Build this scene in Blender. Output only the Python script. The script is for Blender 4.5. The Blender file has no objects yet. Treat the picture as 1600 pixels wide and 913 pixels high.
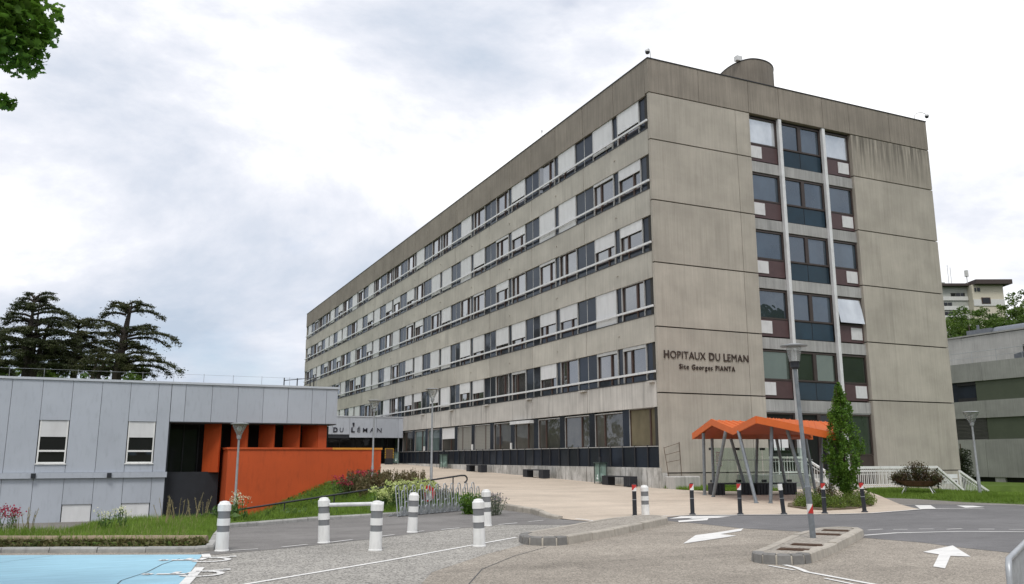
import bpy, math, random
import numpy as np
from mathutils import Vector, Matrix
random.seed(7); RNG = np.random.default_rng(7)
scene = bpy.context.scene
COL = scene.collection
R = math.radians

# ------------------------------------------------------------------ camera
CAM = (-22.561, -32.666, 1.65)
cam_d = bpy.data.cameras.new('camera'); cam = bpy.data.objects.new('camera', cam_d); COL.objects.link(cam)
cam_d.sensor_width = 36.0; cam_d.lens = 1317.7/1600*36.0
cam_d.clip_start = 0.05; cam_d.clip_end = 6000
cam.location = CAM
cam.rotation_euler = (Matrix.Rotation(-R(24.786), 4, 'Z') @ Matrix.Rotation(R(90+11.128), 4, 'X') @ Matrix.Rotation(-R(0.079), 4, 'Z')).to_euler()
scene.camera = cam

# ------------------------------------------------------------------ sky and sun
SKY_OFF = (5.56, 4.48, 1.66)
SUN_EL, SUN_AZ = 58.0, 205.0      # azimuth clockwise from +Y
world = bpy.data.worlds.new('World'); scene.world = world; world.use_nodes = True
wt = world.node_tree; wt.nodes.clear()
def wn(t, **k):
    n = wt.nodes.new(t)
    for a, b in k.items(): setattr(n, a, b)
    return n
out = wn('ShaderNodeOutputWorld'); mixs = wn('ShaderNodeMixShader')
sky = wn('ShaderNodeTexSky', sky_type='NISHITA', sun_disc=False, sun_elevation=R(SUN_EL), sun_rotation=R(SUN_AZ), altitude=430, air_density=1.0, dust_density=2.0)
bg1 = wn('ShaderNodeBackground'); bg1.inputs['Strength'].default_value = 0.12
bg2 = wn('ShaderNodeBackground'); bg2.inputs['Strength'].default_value = 1.0
tc = wn('ShaderNodeTexCoord')
mp = wn('ShaderNodeMapping'); mp.inputs['Scale'].default_value = (1.0, 1.0, 2.3); mp.inputs['Location'].default_value = SKY_OFF
nz = wn('ShaderNodeTexNoise'); nz.inputs['Scale'].default_value = 1.55; nz.inputs['Detail'].default_value = 9; nz.inputs['Roughness'].default_value = 0.60; nz.inputs['Distortion'].default_value = 0.25
rp = wn('ShaderNodeValToRGB'); e = rp.color_ramp.elements
e[0].position = 0.32; e[0].color = (0.43, 0.50, 0.60, 1); e[1].position = 0.66; e[1].color = (1.10, 1.10, 1.11, 1)
m = e.new(0.405); m.color = (0.57, 0.61, 0.69, 1); m = e.new(0.465); m.color = (0.69, 0.71, 0.77, 1); m = e.new(0.515); m.color = (0.83, 0.84, 0.875, 1); m = e.new(0.565); m.color = (1.0, 1.0, 1.01, 1)
mp2 = wn('ShaderNodeMapping'); mp2.inputs['Scale'].default_value = (1.0, 1.0, 2.0); mp2.inputs['Location'].default_value = (7.7, 2.2, 1.4)
nz2 = wn('ShaderNodeTexNoise'); nz2.inputs['Scale'].default_value = 2.7; nz2.inputs['Detail'].default_value = 6
mr = wn('ShaderNodeMapRange'); mr.inputs['From Min'].default_value = 0.30; mr.inputs['From Max'].default_value = 0.40; mr.inputs['To Min'].default_value = 0.5; mr.inputs['To Max'].default_value = 1.0
wl = wt.links.new
wl(tc.outputs['Generated'], mp.inputs['Vector']); wl(mp.outputs[0], nz.inputs['Vector']); wl(nz.outputs['Fac'], rp.inputs[0]); wl(rp.outputs[0], bg2.inputs['Color'])
wl(tc.outputs['Generated'], mp2.inputs['Vector']); wl(mp2.outputs[0], nz2.inputs['Vector']); wl(nz2.outputs['Fac'], mr.inputs[0])
wl(sky.outputs[0], bg1.inputs['Color']); wl(mr.outputs[0], mixs.inputs[0]); wl(bg1.outputs[0], mixs.inputs[1]); wl(bg2.outputs[0], mixs.inputs[2]); wl(mixs.outputs[0], out.inputs[0])

sun_d = bpy.data.lights.new('sun', 'SUN'); sun_d.energy = 1.3; sun_d.angle = R(14); sun_d.color = (1.0, 0.965, 0.91)
sun = bpy.data.objects.new('sun', sun_d); COL.objects.link(sun)
_a, _e = R(SUN_AZ), R(SUN_EL)
_dir = Vector((math.sin(_a)*math.cos(_e), math.cos(_a)*math.cos(_e), math.sin(_e)))
sun.rotation_euler = _dir.to_track_quat('Z', 'Y').to_euler(); sun.location = (0, -20, 60)

scene.view_settings.view_transform = 'Standard'; scene.view_settings.look = 'None'
scene.view_settings.exposure = 0.36; scene.view_settings.gamma = 1.0; scene.view_settings.use_curve_mapping = False
scene.render.engine = 'CYCLES'
scene.cycles.use_denoising = True
scene.cycles.max_bounces = 6; scene.cycles.diffuse_bounces = 3; scene.cycles.glossy_bounces = 3; scene.cycles.transparent_max_bounces = 12; scene.cycles.transmission_bounces = 4
scene.cycles.caustics_reflective = False; scene.cycles.caustics_refractive = False

# ------------------------------------------------------------------ material helpers
M = {}
class NT:
    def __init__(s, name):
        s.m = bpy.data.materials.new(name); s.m.use_nodes = True; s.t = s.m.node_tree; s.t.nodes.clear()
        s.out = s.n('ShaderNodeOutputMaterial'); s.pos = s.n('ShaderNodeNewGeometry').outputs['Position']
    def n(s, t, **k):
        n = s.t.nodes.new(t)
        for a, b in k.items(): setattr(n, a, b)
        return n
    def l(s, a, b): s.t.links.new(a, b)
    def noise(s, scale, sc=(1, 1, 1), detail=3, rough=0.55, vec=None, w=0):
        mp = s.n('ShaderNodeMapping'); mp.inputs['Scale'].default_value = sc; mp.inputs['Location'].default_value = (w, w*1.3, w*.7)
        s.l(vec or s.pos, mp.inputs['Vector'])
        nz = s.n('ShaderNodeTexNoise'); nz.inputs['Scale'].default_value = scale; nz.inputs['Detail'].default_value = detail; nz.inputs['Roughness'].default_value = rough
        s.l(mp.outputs[0], nz.inputs['Vector']); return nz.outputs['Fac']
    def rng(s, v, a, b, c, d):
        m = s.n('ShaderNodeMapRange'); m.inputs['From Min'].default_value = a; m.inputs['From Max'].default_value = b; m.inputs['To Min'].default_value = c; m.inputs['To Max'].default_value = d
        s.l(v, m.inputs[0]); return m.outputs[0]
    def math(s, op, a, b):
        m = s.n('ShaderNodeMath', operation=op)
        for i, v in enumerate((a, b)):
            if isinstance(v, (int, float)): m.inputs[i].default_value = v
            else: s.l(v, m.inputs[i])
        return m.outputs[0]
    def mix(s, f, a, b, blend='MIX'):
        m = s.n('ShaderNodeMix', data_type='RGBA', blend_type=blend)
        for sock, v in ((m.inputs['Factor'], f), (m.inputs['A'], a), (m.inputs['B'], b)):
            if isinstance(v, (int, float)): sock.default_value = v
            elif isinstance(v, (tuple, list)): sock.default_value = (*v, 1) if len(v) == 3 else v
            else: s.l(v, sock)
        return m.outputs['Result']
    def scale(s, colr, v):
        # colour * value
        m = s.n('ShaderNodeVectorMath', operation='SCALE')
        if isinstance(colr, (tuple, list)): m.inputs[0].default_value = colr[:3]
        else: s.l(colr, m.inputs[0])
        if isinstance(v, (int, float)): m.inputs['Scale'].default_value = v
        else: s.l(v, m.inputs['Scale'])
        return m.outputs[0]
    def rand(s): return s.n('ShaderNodeObjectInfo').outputs['Random']
    def bsdf(s, col, rough=0.7, metal=0.0, bump=None, bstr=0.3, bdist=0.02, spec=0.5, **kw):
        b = s.n('ShaderNodeBsdfPrincipled')
        for k, v in (('Base Color', col), ('Roughness', rough), ('Metallic', metal), ('Specular IOR Level', spec)):
            if isinstance(v, (int, float)): b.inputs[k].default_value = v
            elif isinstance(v, (tuple, list)): b.inputs[k].default_value = (*v[:3], 1)
            else: s.l(v, b.inputs[k])
        for k, v in kw.items(): b.inputs[k.replace('_', ' ')].default_value = v
        if bump is not None:
            bp = s.n('ShaderNodeBump'); bp.inputs['Strength'].default_value = bstr; bp.inputs['Distance'].default_value = bdist
            s.l(bump, bp.inputs['Height']); s.l(bp.outputs[0], b.inputs['Normal'])
        return b.outputs[0]
    def done(s, sh): s.l(sh, s.out.inputs['Surface']); return s.m

def mat_plain(name, col, rough=0.6, metal=0.0, var=0.10, nscale=3.0, spec=0.5, rv=0.0, grime=0.0):
    t = NT(name)
    v = t.rng(t.noise(nscale, detail=4), 0.25, 0.75, 1-var, 1+var)
    if rv: v = t.math('MULTIPLY', v, t.rng(t.rand(), 0, 1, 1-rv, 1+rv))
    if grime:
        g = t.rng(t.noise(7, (1, 1, .25), 5), 0.52, 0.75, 1.0, 1-grime); v = t.math('MULTIPLY', v, g)
    M[name] = t.done(t.bsdf(t.scale(col, v), rough, metal, spec=spec)); return M[name]

def mat_concrete(name, col, streak=0.22, drip=0.35, rv=0.06, stain=(0.42, 0.40, 0.36), board=1.0, wet=None):
    t = NT(name)
    st = t.noise(1.0, (9, 9, 0.35), 4)                # narrow vertical runs
    st2 = t.noise(1.0, (26, 26, 0.5), 3, w=5)         # board marks
    bl = t.noise(0.55, (1, 1, 1.4), 5, w=3)           # broad clouds
    sp = t.noise(38, (1, 1, 1), 2)
    dr = t.noise(1.0, (2.3, 2.3, 0.16), 5, .62, w=11)
    v = t.rng(st, .25, .75, 1-streak*.6, 1+streak*.6)
    v = t.math('MULTIPLY', v, t.rng(st2, .3, .7, 1-.07*board, 1+.07*board))
    v = t.math('MULTIPLY', v, t.rng(bl, .3, .7, .86, 1.10))
    v = t.math('MULTIPLY', v, t.rng(sp, .3, .7, .95, 1.05))
    v = t.math('MULTIPLY', v, t.rng(t.rand(), 0, 1, 1-rv, 1+rv))
    c = t.scale(col, v)
    f = t.rng(dr, .56, .74, 0.0, drip)
    c = t.mix(f, c, t.scale(col, t.rng(bl, .3, .7, stain[0], stain[2]+.15)))
    c = t.mix(t.rng(t.noise(1.0, (.45, .45, .30), 6, .65, w=17), .50, .70, 0, .38), c, t.scale(col, .72))      # broad weathering
    if wet:                     # soot run down from the coping
        sz = t.n('ShaderNodeSeparateXYZ'); t.l(t.pos, sz.inputs[0])
        g = t.rng(sz.outputs['Z'], wet[0], wet[1], 0, 1); g = t.math('MULTIPLY', g, t.rng(t.noise(1.0, (4.5, 4.5, .22), 6, .7, w=23), .40, .62, 0, 1.1)); c = t.mix(t.math('MINIMUM', g, .85), c, t.scale(col, .30))
    h = t.math('ADD', t.math('MULTIPLY', st2, 1.0), t.math('MULTIPLY', sp, .35))
    M[name] = t.done(t.bsdf(c, .88, 0, h, .35, .012, spec=.25)); return M[name]

def mat_glass(name, base, refl=0.35, rv=0.5, tint=(0.9, 0.95, 1.0), rough=0.02, fk=1.0):
    """coated double glazing seen from outside: dim room behind plus a mirror layer"""
    t = NT(name)
    v = t.rng(t.rand(), 0, 1, 1-rv, 1+rv)
    v = t.math('MULTIPLY', v, t.rng(t.noise(.9, (1, 1, .6), 3), .3, .7, .6, 1.4))
    d = t.bsdf(t.scale(base, v), .6, 0, spec=.2)
    wob = t.noise(1.3, (1, 1, 1), 2, w=2)
    bp = t.n('ShaderNodeBump'); bp.inputs['Strength'].default_value = .10; bp.inputs['Distance'].default_value = .05; t.l(wob, bp.inputs['Height'])
    # every pane sits a hair out of true, so each mirrors its own patch of sky
    r1 = t.rand(); r2 = t.math('FRACT', t.math('MULTIPLY', r1, 57.31), 0); r3 = t.math('FRACT', t.math('MULTIPLY', r1, 131.7), 0)
    cx = t.n('ShaderNodeCombineXYZ')
    for s_, v_ in zip(('X', 'Y', 'Z'), (r1, r2, r3)): t.l(t.rng(v_, 0, 1, -.05, .05), cx.inputs[s_])
    ad = t.n('ShaderNodeVectorMath', operation='ADD'); t.l(t.n('ShaderNodeNewGeometry').outputs['Normal'], ad.inputs[0]); t.l(cx.outputs[0], ad.inputs[1])
    nm = t.n('ShaderNodeVectorMath', operation='NORMALIZE'); t.l(ad.outputs[0], nm.inputs[0]); t.l(nm.outputs[0], bp.inputs['Normal'])
    g = t.n('ShaderNodeBsdfGlossy'); g.inputs['Roughness'].default_value = rough; g.inputs['Color'].default_value = (*tint, 1); t.l(bp.outputs[0], g.inputs['Normal'])
    fr = t.n('ShaderNodeFresnel'); fr.inputs['IOR'].default_value = 1.55
    f = t.math('ADD', t.math('MULTIPLY', fr.outputs[0], fk), refl)
    f = t.math('MINIMUM', f, 0.95)
    ms = t.n('ShaderNodeMixShader'); t.l(f, ms.inputs[0]); t.l(d, ms.inputs[1]); t.l(g.outputs[0], ms.inputs[2])
    M[name] = t.done(ms.outputs[0]); return M[name]

def mat_leaf(name, c1, c2, trans=0.35, nscale=1.2, rough=.55, rv=.12):
    t = NT(name)
    f = t.rng(t.noise(nscale, detail=3), .32, .68, 0, 1)
    c = t.mix(f, c1, c2)
    f2 = t.rng(t.noise(14, detail=1), .3, .7, .72, 1.28)
    c = t.scale(c, t.math('MULTIPLY', f2, t.rng(t.rand(), 0, 1, 1-rv, 1+rv)))
    b = t.bsdf(c, rough, spec=.3)
    tr = t.n('ShaderNodeBsdfTranslucent'); t.l(t.scale(c, 1.2), tr.inputs[0])
    ms = t.n('ShaderNodeMixShader'); ms.inputs[0].default_value = trans; t.l(b, ms.inputs[1]); t.l(tr.outputs[0], ms.inputs[2])
    M[name] = t.done(ms.outputs[0]); return M[name]

# concrete family
mat_concrete('concrete_gable', (0.415, 0.384, 0.335), .12, .30, board=.8)
mat_concrete('concrete_gable_stained', (0.37, 0.338, 0.29), .40, .6, wet=(16.9, 19.4))
mat_concrete('concrete_parapet', (0.262, 0.234, 0.200), .30, .45)
mat_concrete('concrete_spandrel', (0.468, 0.444, 0.395), .18, .62)
mat_concrete('concrete_pale', (0.50, 0.48, 0.45), .24, .85, stain=(.30, .3, .30))
mat_concrete('concrete_plinth', (0.45, 0.44, 0.42), .34, .95, rv=.16, stain=(.30,.3,.30))
t = NT('concrete_plinth_stained')
a_ = t.rng(t.noise(1.3, (1, 1, .8), 7, .65), .38, .62, 0, 1); b_ = t.rng(t.noise(1.0, (5, 5, .6), 6, .68, w=8), .50, .66, 0, .8); d_ = t.rng(t.noise(2.4, (1, 1, .7), 6, .7, w=3), .54, .70, 0, .75)
c = t.mix(a_, (0.36, 0.352, 0.33), (0.56, 0.55, 0.53)); c = t.mix(b_, c, (0.15, 0.145, 0.13)); c = t.mix(d_, c, (0.20, 0.195, 0.175))
M['concrete_plinth_stained'] = t.done(t.bsdf(t.scale(c, t.rng(t.rand(), 0, 1, .82, 1.18)), .9, 0, t.noise(30, detail=3), .3, .01, spec=.2))
mat_concrete('concrete_grey', (0.30, 0.303, 0.29), .16, .30)
mat_concrete('concrete_annex_light', (0.40, 0.40, 0.385), .16, .25)
mat_concrete('concrete_drum', (0.20, 0.178, 0.152), .35, .40)
mat_concrete('concrete_band', (0.36, 0.36, 0.355), .35, .5)
mat_plain('joint_dark', (0.035, 0.033, 0.03), .9)
mat_plain('core_dark', (0.02, 0.02, 0.022), .9)
mat_plain('frame_brown', (0.055, 0.028, 0.02), .5, var=.2)
mat_plain('frame_bay', (0.045, 0.032, 0.028), .5, var=.15)
mat_plain('frame_alu', (0.48, 0.48, 0.47), .45, .3)
mat_plain('rail_white', (0.66, 0.67, 0.68), .45, var=.08, grime=.2)
mat_plain('paint_white', (0.77, 0.77, 0.76), .45, var=.06, grime=.22)
mat_plain('maroon', (0.075, 0.041, 0.042), .45, var=.12, rv=.08)
mat_plain('vent_white', (0.62, 0.62, 0.63), .6, var=.06, grime=.15)
mat_plain('grey_panel', (0.42, 0.452, 0.51), .42, var=.06, nscale=.6, rv=.04, grime=.12)
mat_plain('grey_panel_edge', (0.50, 0.53, 0.58), .4, var=.05)
mat_plain('joint_grey', (0.07, 0.075, 0.085), .8)
mat_plain('orange_wall', (0.50, 0.074, 0.012), .62, var=.09, nscale=.8, grime=.16)
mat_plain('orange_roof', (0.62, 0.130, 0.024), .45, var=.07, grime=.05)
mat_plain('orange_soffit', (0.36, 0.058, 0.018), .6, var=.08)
mat_plain('yellow_orange', (0.62, 0.26, 0.03), .6, var=.06)
mat_plain('galvanised', (0.40, 0.42, 0.44), .45, .45, var=.18, nscale=9)
mat_plain('galv_dark', (0.20, 0.222, 0.245), .5, .25, var=.2, nscale=9)
mat_plain('lamp_grey', (0.31, 0.325, 0.34), .5, .3, var=.15, nscale=6)
mat_plain('black_metal', (0.022, 0.023, 0.026), .5, .1, var=.2)
mat_plain('anthracite', (0.016, 0.019, 0.026), .55, var=.2)
mat_plain('dark_green_frame', (0.03, 0.05, 0.045), .5)
mat_plain('annex_green', (0.075, 0.09, 0.062), .6, var=.08, nscale=1)
mat_plain('bollard_band', (0.20, 0.205, 0.215), .4, .1, var=.15)
mat_plain('red_reflective', (0.50, 0.030, 0.025), .4, var=.1)
mat_plain('bark', (0.075, 0.058, 0.043), .9, var=.35, nscale=12)
mat_plain('cedar_bark', (0.045, 0.036, 0.03), .9, var=.3, nscale=4)
mat_plain('timber', (0.26, 0.20, 0.14), .85, var=.25, nscale=9)
mat_plain('letter_dark', (0.045, 0.028, 0.022), .5, var=.1)
mat_plain('letter_navy', (0.02, 0.022, 0.035), .5, var=.1)
mat_plain('corten', (0.12, 0.06, 0.035), .85, var=.3, nscale=5)
mat_plain('rust_grid', (0.085, 0.05, 0.032), .9, var=.3, nscale=16)
mat_plain('poster_white', (0.72, 0.73, 0.74), .6, var=.04)
mat_plain('duct_grey', (0.16, 0.175, 0.20), .4, .4, var=.15)
mat_plain('facade_cream', (0.56, 0.52, 0.42), .8, var=.08)
mat_plain('facade_greygreen', (0.36, 0.37, 0.34), .8, var=.08)
mat_plain('facade_white', (0.60, 0.60, 0.58), .8, var=.08)
mat_plain('roof_brown', (0.06, 0.045, 0.042), .8, var=.1)
mat_plain('hazard_yellow', (0.55, 0.33, 0.02), .5)
mat_plain('stone_kerb', (0.40, 0.365, 0.315), .85, var=.16, nscale=8, rv=.10, grime=.25)
mat_plain('stone_cobble', (0.185, 0.18, 0.172), .85, var=.18, nscale=14, rv=.10)
mat_plain('mortar', (0.55, 0.51, 0.44), .9, var=.1)
mat_plain('kerb_grey', (0.34, 0.335, 0.32), .88, var=.15, nscale=9, rv=.1, grime=.3)
# shutters: white roller slats
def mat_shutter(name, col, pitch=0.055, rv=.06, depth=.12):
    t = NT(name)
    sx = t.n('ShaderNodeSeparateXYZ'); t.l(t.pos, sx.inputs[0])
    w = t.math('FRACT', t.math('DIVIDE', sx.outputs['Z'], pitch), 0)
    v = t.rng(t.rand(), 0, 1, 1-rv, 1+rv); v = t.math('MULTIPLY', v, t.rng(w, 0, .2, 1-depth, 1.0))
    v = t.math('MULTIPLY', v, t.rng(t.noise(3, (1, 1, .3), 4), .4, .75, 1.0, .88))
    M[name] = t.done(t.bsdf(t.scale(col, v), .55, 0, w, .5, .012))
mat_shutter('shutter', (0.74, 0.745, 0.76))
mat_shutter('shutter_grey', (0.27, 0.265, 0.24), .10, .1, .45)
mat_shutter('louvre_dark', (0.10, 0.10, 0.095), .12, .05, .5)
mat_glass('glass', (0.050, 0.047, 0.048), .13, .6, fk=1.3)
mat_glass('glass_ground', (0.062, 0.059, 0.050), .03, .45, fk=.9)
mat_glass('glass_beige', (0.16, 0.135, 0.085), .0, .1, fk=.6)
mat_glass('glass_green', (0.10, 0.14, 0.135), .02, .2)
mat_glass('glass_bay', (0.022, 0.034, 0.045), .08, .3, (.78, .88, 1.0))
mat_glass('glass_bay_pale', (0.42, 0.44, 0.46), .30, .15, (.9, .95, 1))
mat_glass('glass_bay_tree_tint', (0.024, 0.032, 0.027), .10, .3, (.72, .86, .75))  # green tint stands in for trees mirrored in the lowest bay panes
mat_glass('panel_blue', (0.009, 0.013, 0.021), .0, .35, (.74, .85, 1.0), .06, .48)
mat_glass('panel_blue_deep', (0.007, 0.011, 0.020), .0, .3, (.75, .88, 1.0), .15, .30)
mat_glass('panel_teal', (0.006, 0.020, 0.034), .01, .2, (.7, .9, 1.0), .12, .5)
mat_glass('glass_black', (0.007, 0.007, 0.008), .0, .3, fk=.7)
# truly see-through shelter glass
t = NT('clear_glass'); g = t.n('ShaderNodeBsdfGlossy'); g.inputs['Roughness'].default_value = .01
tr = t.n('ShaderNodeBsdfTransparent'); tr.inputs[0].default_value = (.84, .90, .87, 1)
ms = t.n('ShaderNodeMixShader'); ms.inputs[0].default_value = .07; t.l(tr.outputs[0], ms.inputs[1]); t.l(g.outputs[0], ms.inputs[2]); M['clear_glass'] = t.done(ms.outputs[0])
t = NT('bag_plastic'); tr = t.n('ShaderNodeBsdfTransparent'); tr.inputs[0].default_value = (.72, .84, .80, 1)
ms = t.n('ShaderNodeMixShader'); ms.inputs[0].default_value = .42; t.l(tr.outputs[0], ms.inputs[1]); t.l(t.bsdf((.30, .42, .38), .3), ms.inputs[2]); M['bag_plastic'] = t.done(ms.outputs[0])
t = NT('lamp_glass'); tr = t.n('ShaderNodeBsdfTransparent'); tr.inputs[0].default_value = (.85, .86, .86, 1)
ms = t.n('ShaderNodeMixShader'); ms.inputs[0].default_value = .32; t.l(tr.outputs[0], ms.inputs[1]); t.l(t.bsdf((.62, .63, .62), .2), ms.inputs[2]); M['lamp_glass'] = t.done(ms.outputs[0])

# ground materials
def mat_chip(name, c1, c2, c3, sc=70, patch=.10, tar=0.0):
    t = NT(name)
    vo = t.n('ShaderNodeTexVoronoi'); vo.inputs['Scale'].default_value = sc; t.l(t.pos, vo.inputs['Vector'])
    sx = t.n('ShaderNodeSeparateColor'); t.l(vo.outputs['Color'], sx.inputs[0])
    c = t.mix(t.rng(sx.outputs[0], .25, .75, 0, 1), c1, c2)
    c = t.mix(t.rng(sx.outputs[1], .72, .95, 0, .9), c, c3)
    v = t.rng(t.noise(.35, detail=5), .3, .7, 1-patch, 1+patch)
    v = t.math('MULTIPLY', v, t.rng(t.noise(2.5, detail=5, w=4), .3, .7, 1-patch*.6, 1+patch*.6))
    v = t.math('MULTIPLY', v, t.rng(t.noise(.8, (.35, 2.2, 1), 4, w=9), .5, .8, 1.0, .86))
    if tar:                     # polished wheel tracks, drips and old patches
        v = t.math('MULTIPLY', v, t.rng(t.noise(.9, (.25, .9, 1), 5, .6, w=31), .52, .70, 1.0, 1-tar))
        v = t.math('MULTIPLY', v, t.rng(t.noise(3.3, detail=5, rough=.65, w=41), .66, .76, 1.0, 1-tar*1.3))
    M[name] = t.done(t.bsdf(t.scale(c, v), .92, 0, vo.outputs['Distance'], .45, .012, spec=.2))
mat_chip('chipseal', (0.262, 0.234, 0.200), (0.40, 0.358, 0.306), (0.145, 0.132, 0.115), 50, .14, .18)
mat_chip('chipseal_grey', (0.26, 0.248, 0.228), (0.44, 0.42, 0.385), (0.11, 0.105, 0.10), 42, .12, .14)
mat_chip('asphalt', (0.168, 0.165, 0.168), (0.20, 0.196, 0.198), (0.13, 0.128, 0.13), 90, .12, .14)
mat_chip('asphalt_strip', (0.20, 0.19, 0.185), (0.235, 0.225, 0.215), (0.16, 0.155, 0.15), 90, .14, .2)
mat_chip('asphalt_walk', (0.215, 0.20, 0.185), (0.26, 0.245, 0.225), (0.17, 0.16, 0.15), 80, .12)
mat_chip('plaza_resin', (0.53, 0.45, 0.365), (0.58, 0.495, 0.41), (0.45, 0.385, 0.315), 60, .08, .14)
mat_chip('gravel_top', (0.30, 0.275, 0.24), (0.40, 0.365, 0.32), (0.17, 0.155, 0.14), 28, .08)
mat_chip('yard', (0.20, 0.19, 0.17), (0.24, 0.23, 0.21), (0.15, 0.14, 0.13), 50, .12)
def mat_paint(name, col, wear=.35, wsc=9, under=(0.36, 0.33, 0.28)):
    t = NT(name)
    w = t.rng(t.noise(wsc, detail=6, rough=.7), .58, .72, 0, wear)
    v = t.rng(t.noise(1.2, (1, 4, 1), 4), .3, .7, .88, 1.08)
    M[name] = t.done(t.bsdf(t.mix(w, t.scale(col, v), under), .7, 0, t.noise(60, detail=2), .2, .004))
mat_paint('line_white', (0.74, 0.73, 0.71), .75)
mat_paint('line_worn', (0.60, 0.59, 0.57), .9, 6, (0.22, 0.21, 0.21))
mat_paint('bay_blue', (0.29, 0.52, 0.64), .6, 3, (0.20, 0.40, 0.52))
t = NT('turf')
f = t.rng(t.noise(.8, detail=5), .3, .7, 0, 1); c = t.mix(f, (0.07, 0.115, 0.024), (0.12, 0.18, 0.04))
c = t.mix(t.rng(t.noise(2.2, detail=6, w=6), .60, .75, 0, .55), c, (0.16, 0.13, 0.075))
ln = t.n('ShaderNodeVectorMath', operation='LENGTH'); t.l(t.pos, ln.inputs[0])
fo = t.mix(t.rng(t.noise(.03, detail=8, rough=.7), .35, .65, 0, 1), (0.018, 0.036, 0.012), (0.045, 0.075, 0.02))   # distant woodland
c = t.mix(t.rng(ln.outputs['Value'], 60, 110, 0, 1), c, fo)
M['turf'] = t.done(t.bsdf(c, .95, 0, t.noise(25, detail=4), .8, .05, spec=.1))
t = NT('soil'); M['soil'] = t.done(t.bsdf(t.mix(t.rng(t.noise(3, detail=6), .35, .65, 0, 1), (.10, .075, .05), (.19, .15, .10)), .95))
mat_leaf('grass_blade', (0.12, 0.20, 0.026), (0.20, 0.30, 0.052), .4, .9)
mat_leaf('grass_dry', (0.27, 0.23, 0.12), (0.40, 0.34, 0.20), .3, 2)
mat_leaf('weeds', (0.075, 0.085, 0.025), (0.15, 0.125, 0.055), .25, 2)
mat_leaf('oak_leaf', (0.06, 0.145, 0.017), (0.14, 0.26, 0.034), .55, 1.8)
mat_leaf('hornbeam_leaf', (0.050, 0.12, 0.015), (0.13, 0.235, 0.030), .4, 3.5)
mat_leaf('cedar_needle', (0.028, 0.042, 0.018), (0.075, 0.086, 0.032), .2, .35)
mat_leaf('cedar_needle_light', (0.036, 0.052, 0.022), (0.095, 0.10, 0.036), .2, .35)
mat_leaf('hill_leaf', (0.045, 0.095, 0.014), (0.13, 0.20, 0.034), .3, .16)
mat_leaf('shrub_leaf', (0.07, 0.125, 0.018), (0.17, 0.215, 0.045), .35, 3)
mat_leaf('red_shrub_leaf', (0.105, 0.055, 0.035), (0.085, 0.105, 0.035), .25, 4)
mat_leaf('russet_grass', (0.11, 0.105, 0.045), (0.20, 0.15, 0.08), .3, 2)
mat_leaf('plant_leaf', (0.065, 0.13, 0.035), (0.13, 0.21, 0.06), .35, 3)
mat_leaf('sage_leaf', (0.14, 0.17, 0.12), (0.20, 0.22, 0.16), .3, 3)
mat_leaf('petal_white', (0.62, 0.64, 0.42), (0.74, 0.72, 0.55), .3, 6)
mat_leaf('petal_lime', (0.42, 0.50, 0.16), (0.58, 0.62, 0.30), .3, 6)
mat_leaf('petal_red', (0.33, 0.018, 0.05), (0.45, 0.04, 0.10), .3, 6)
mat_leaf('petal_mauve', (0.24, 0.20, 0.30), (0.32, 0.28, 0.36), .3, 6)
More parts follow.
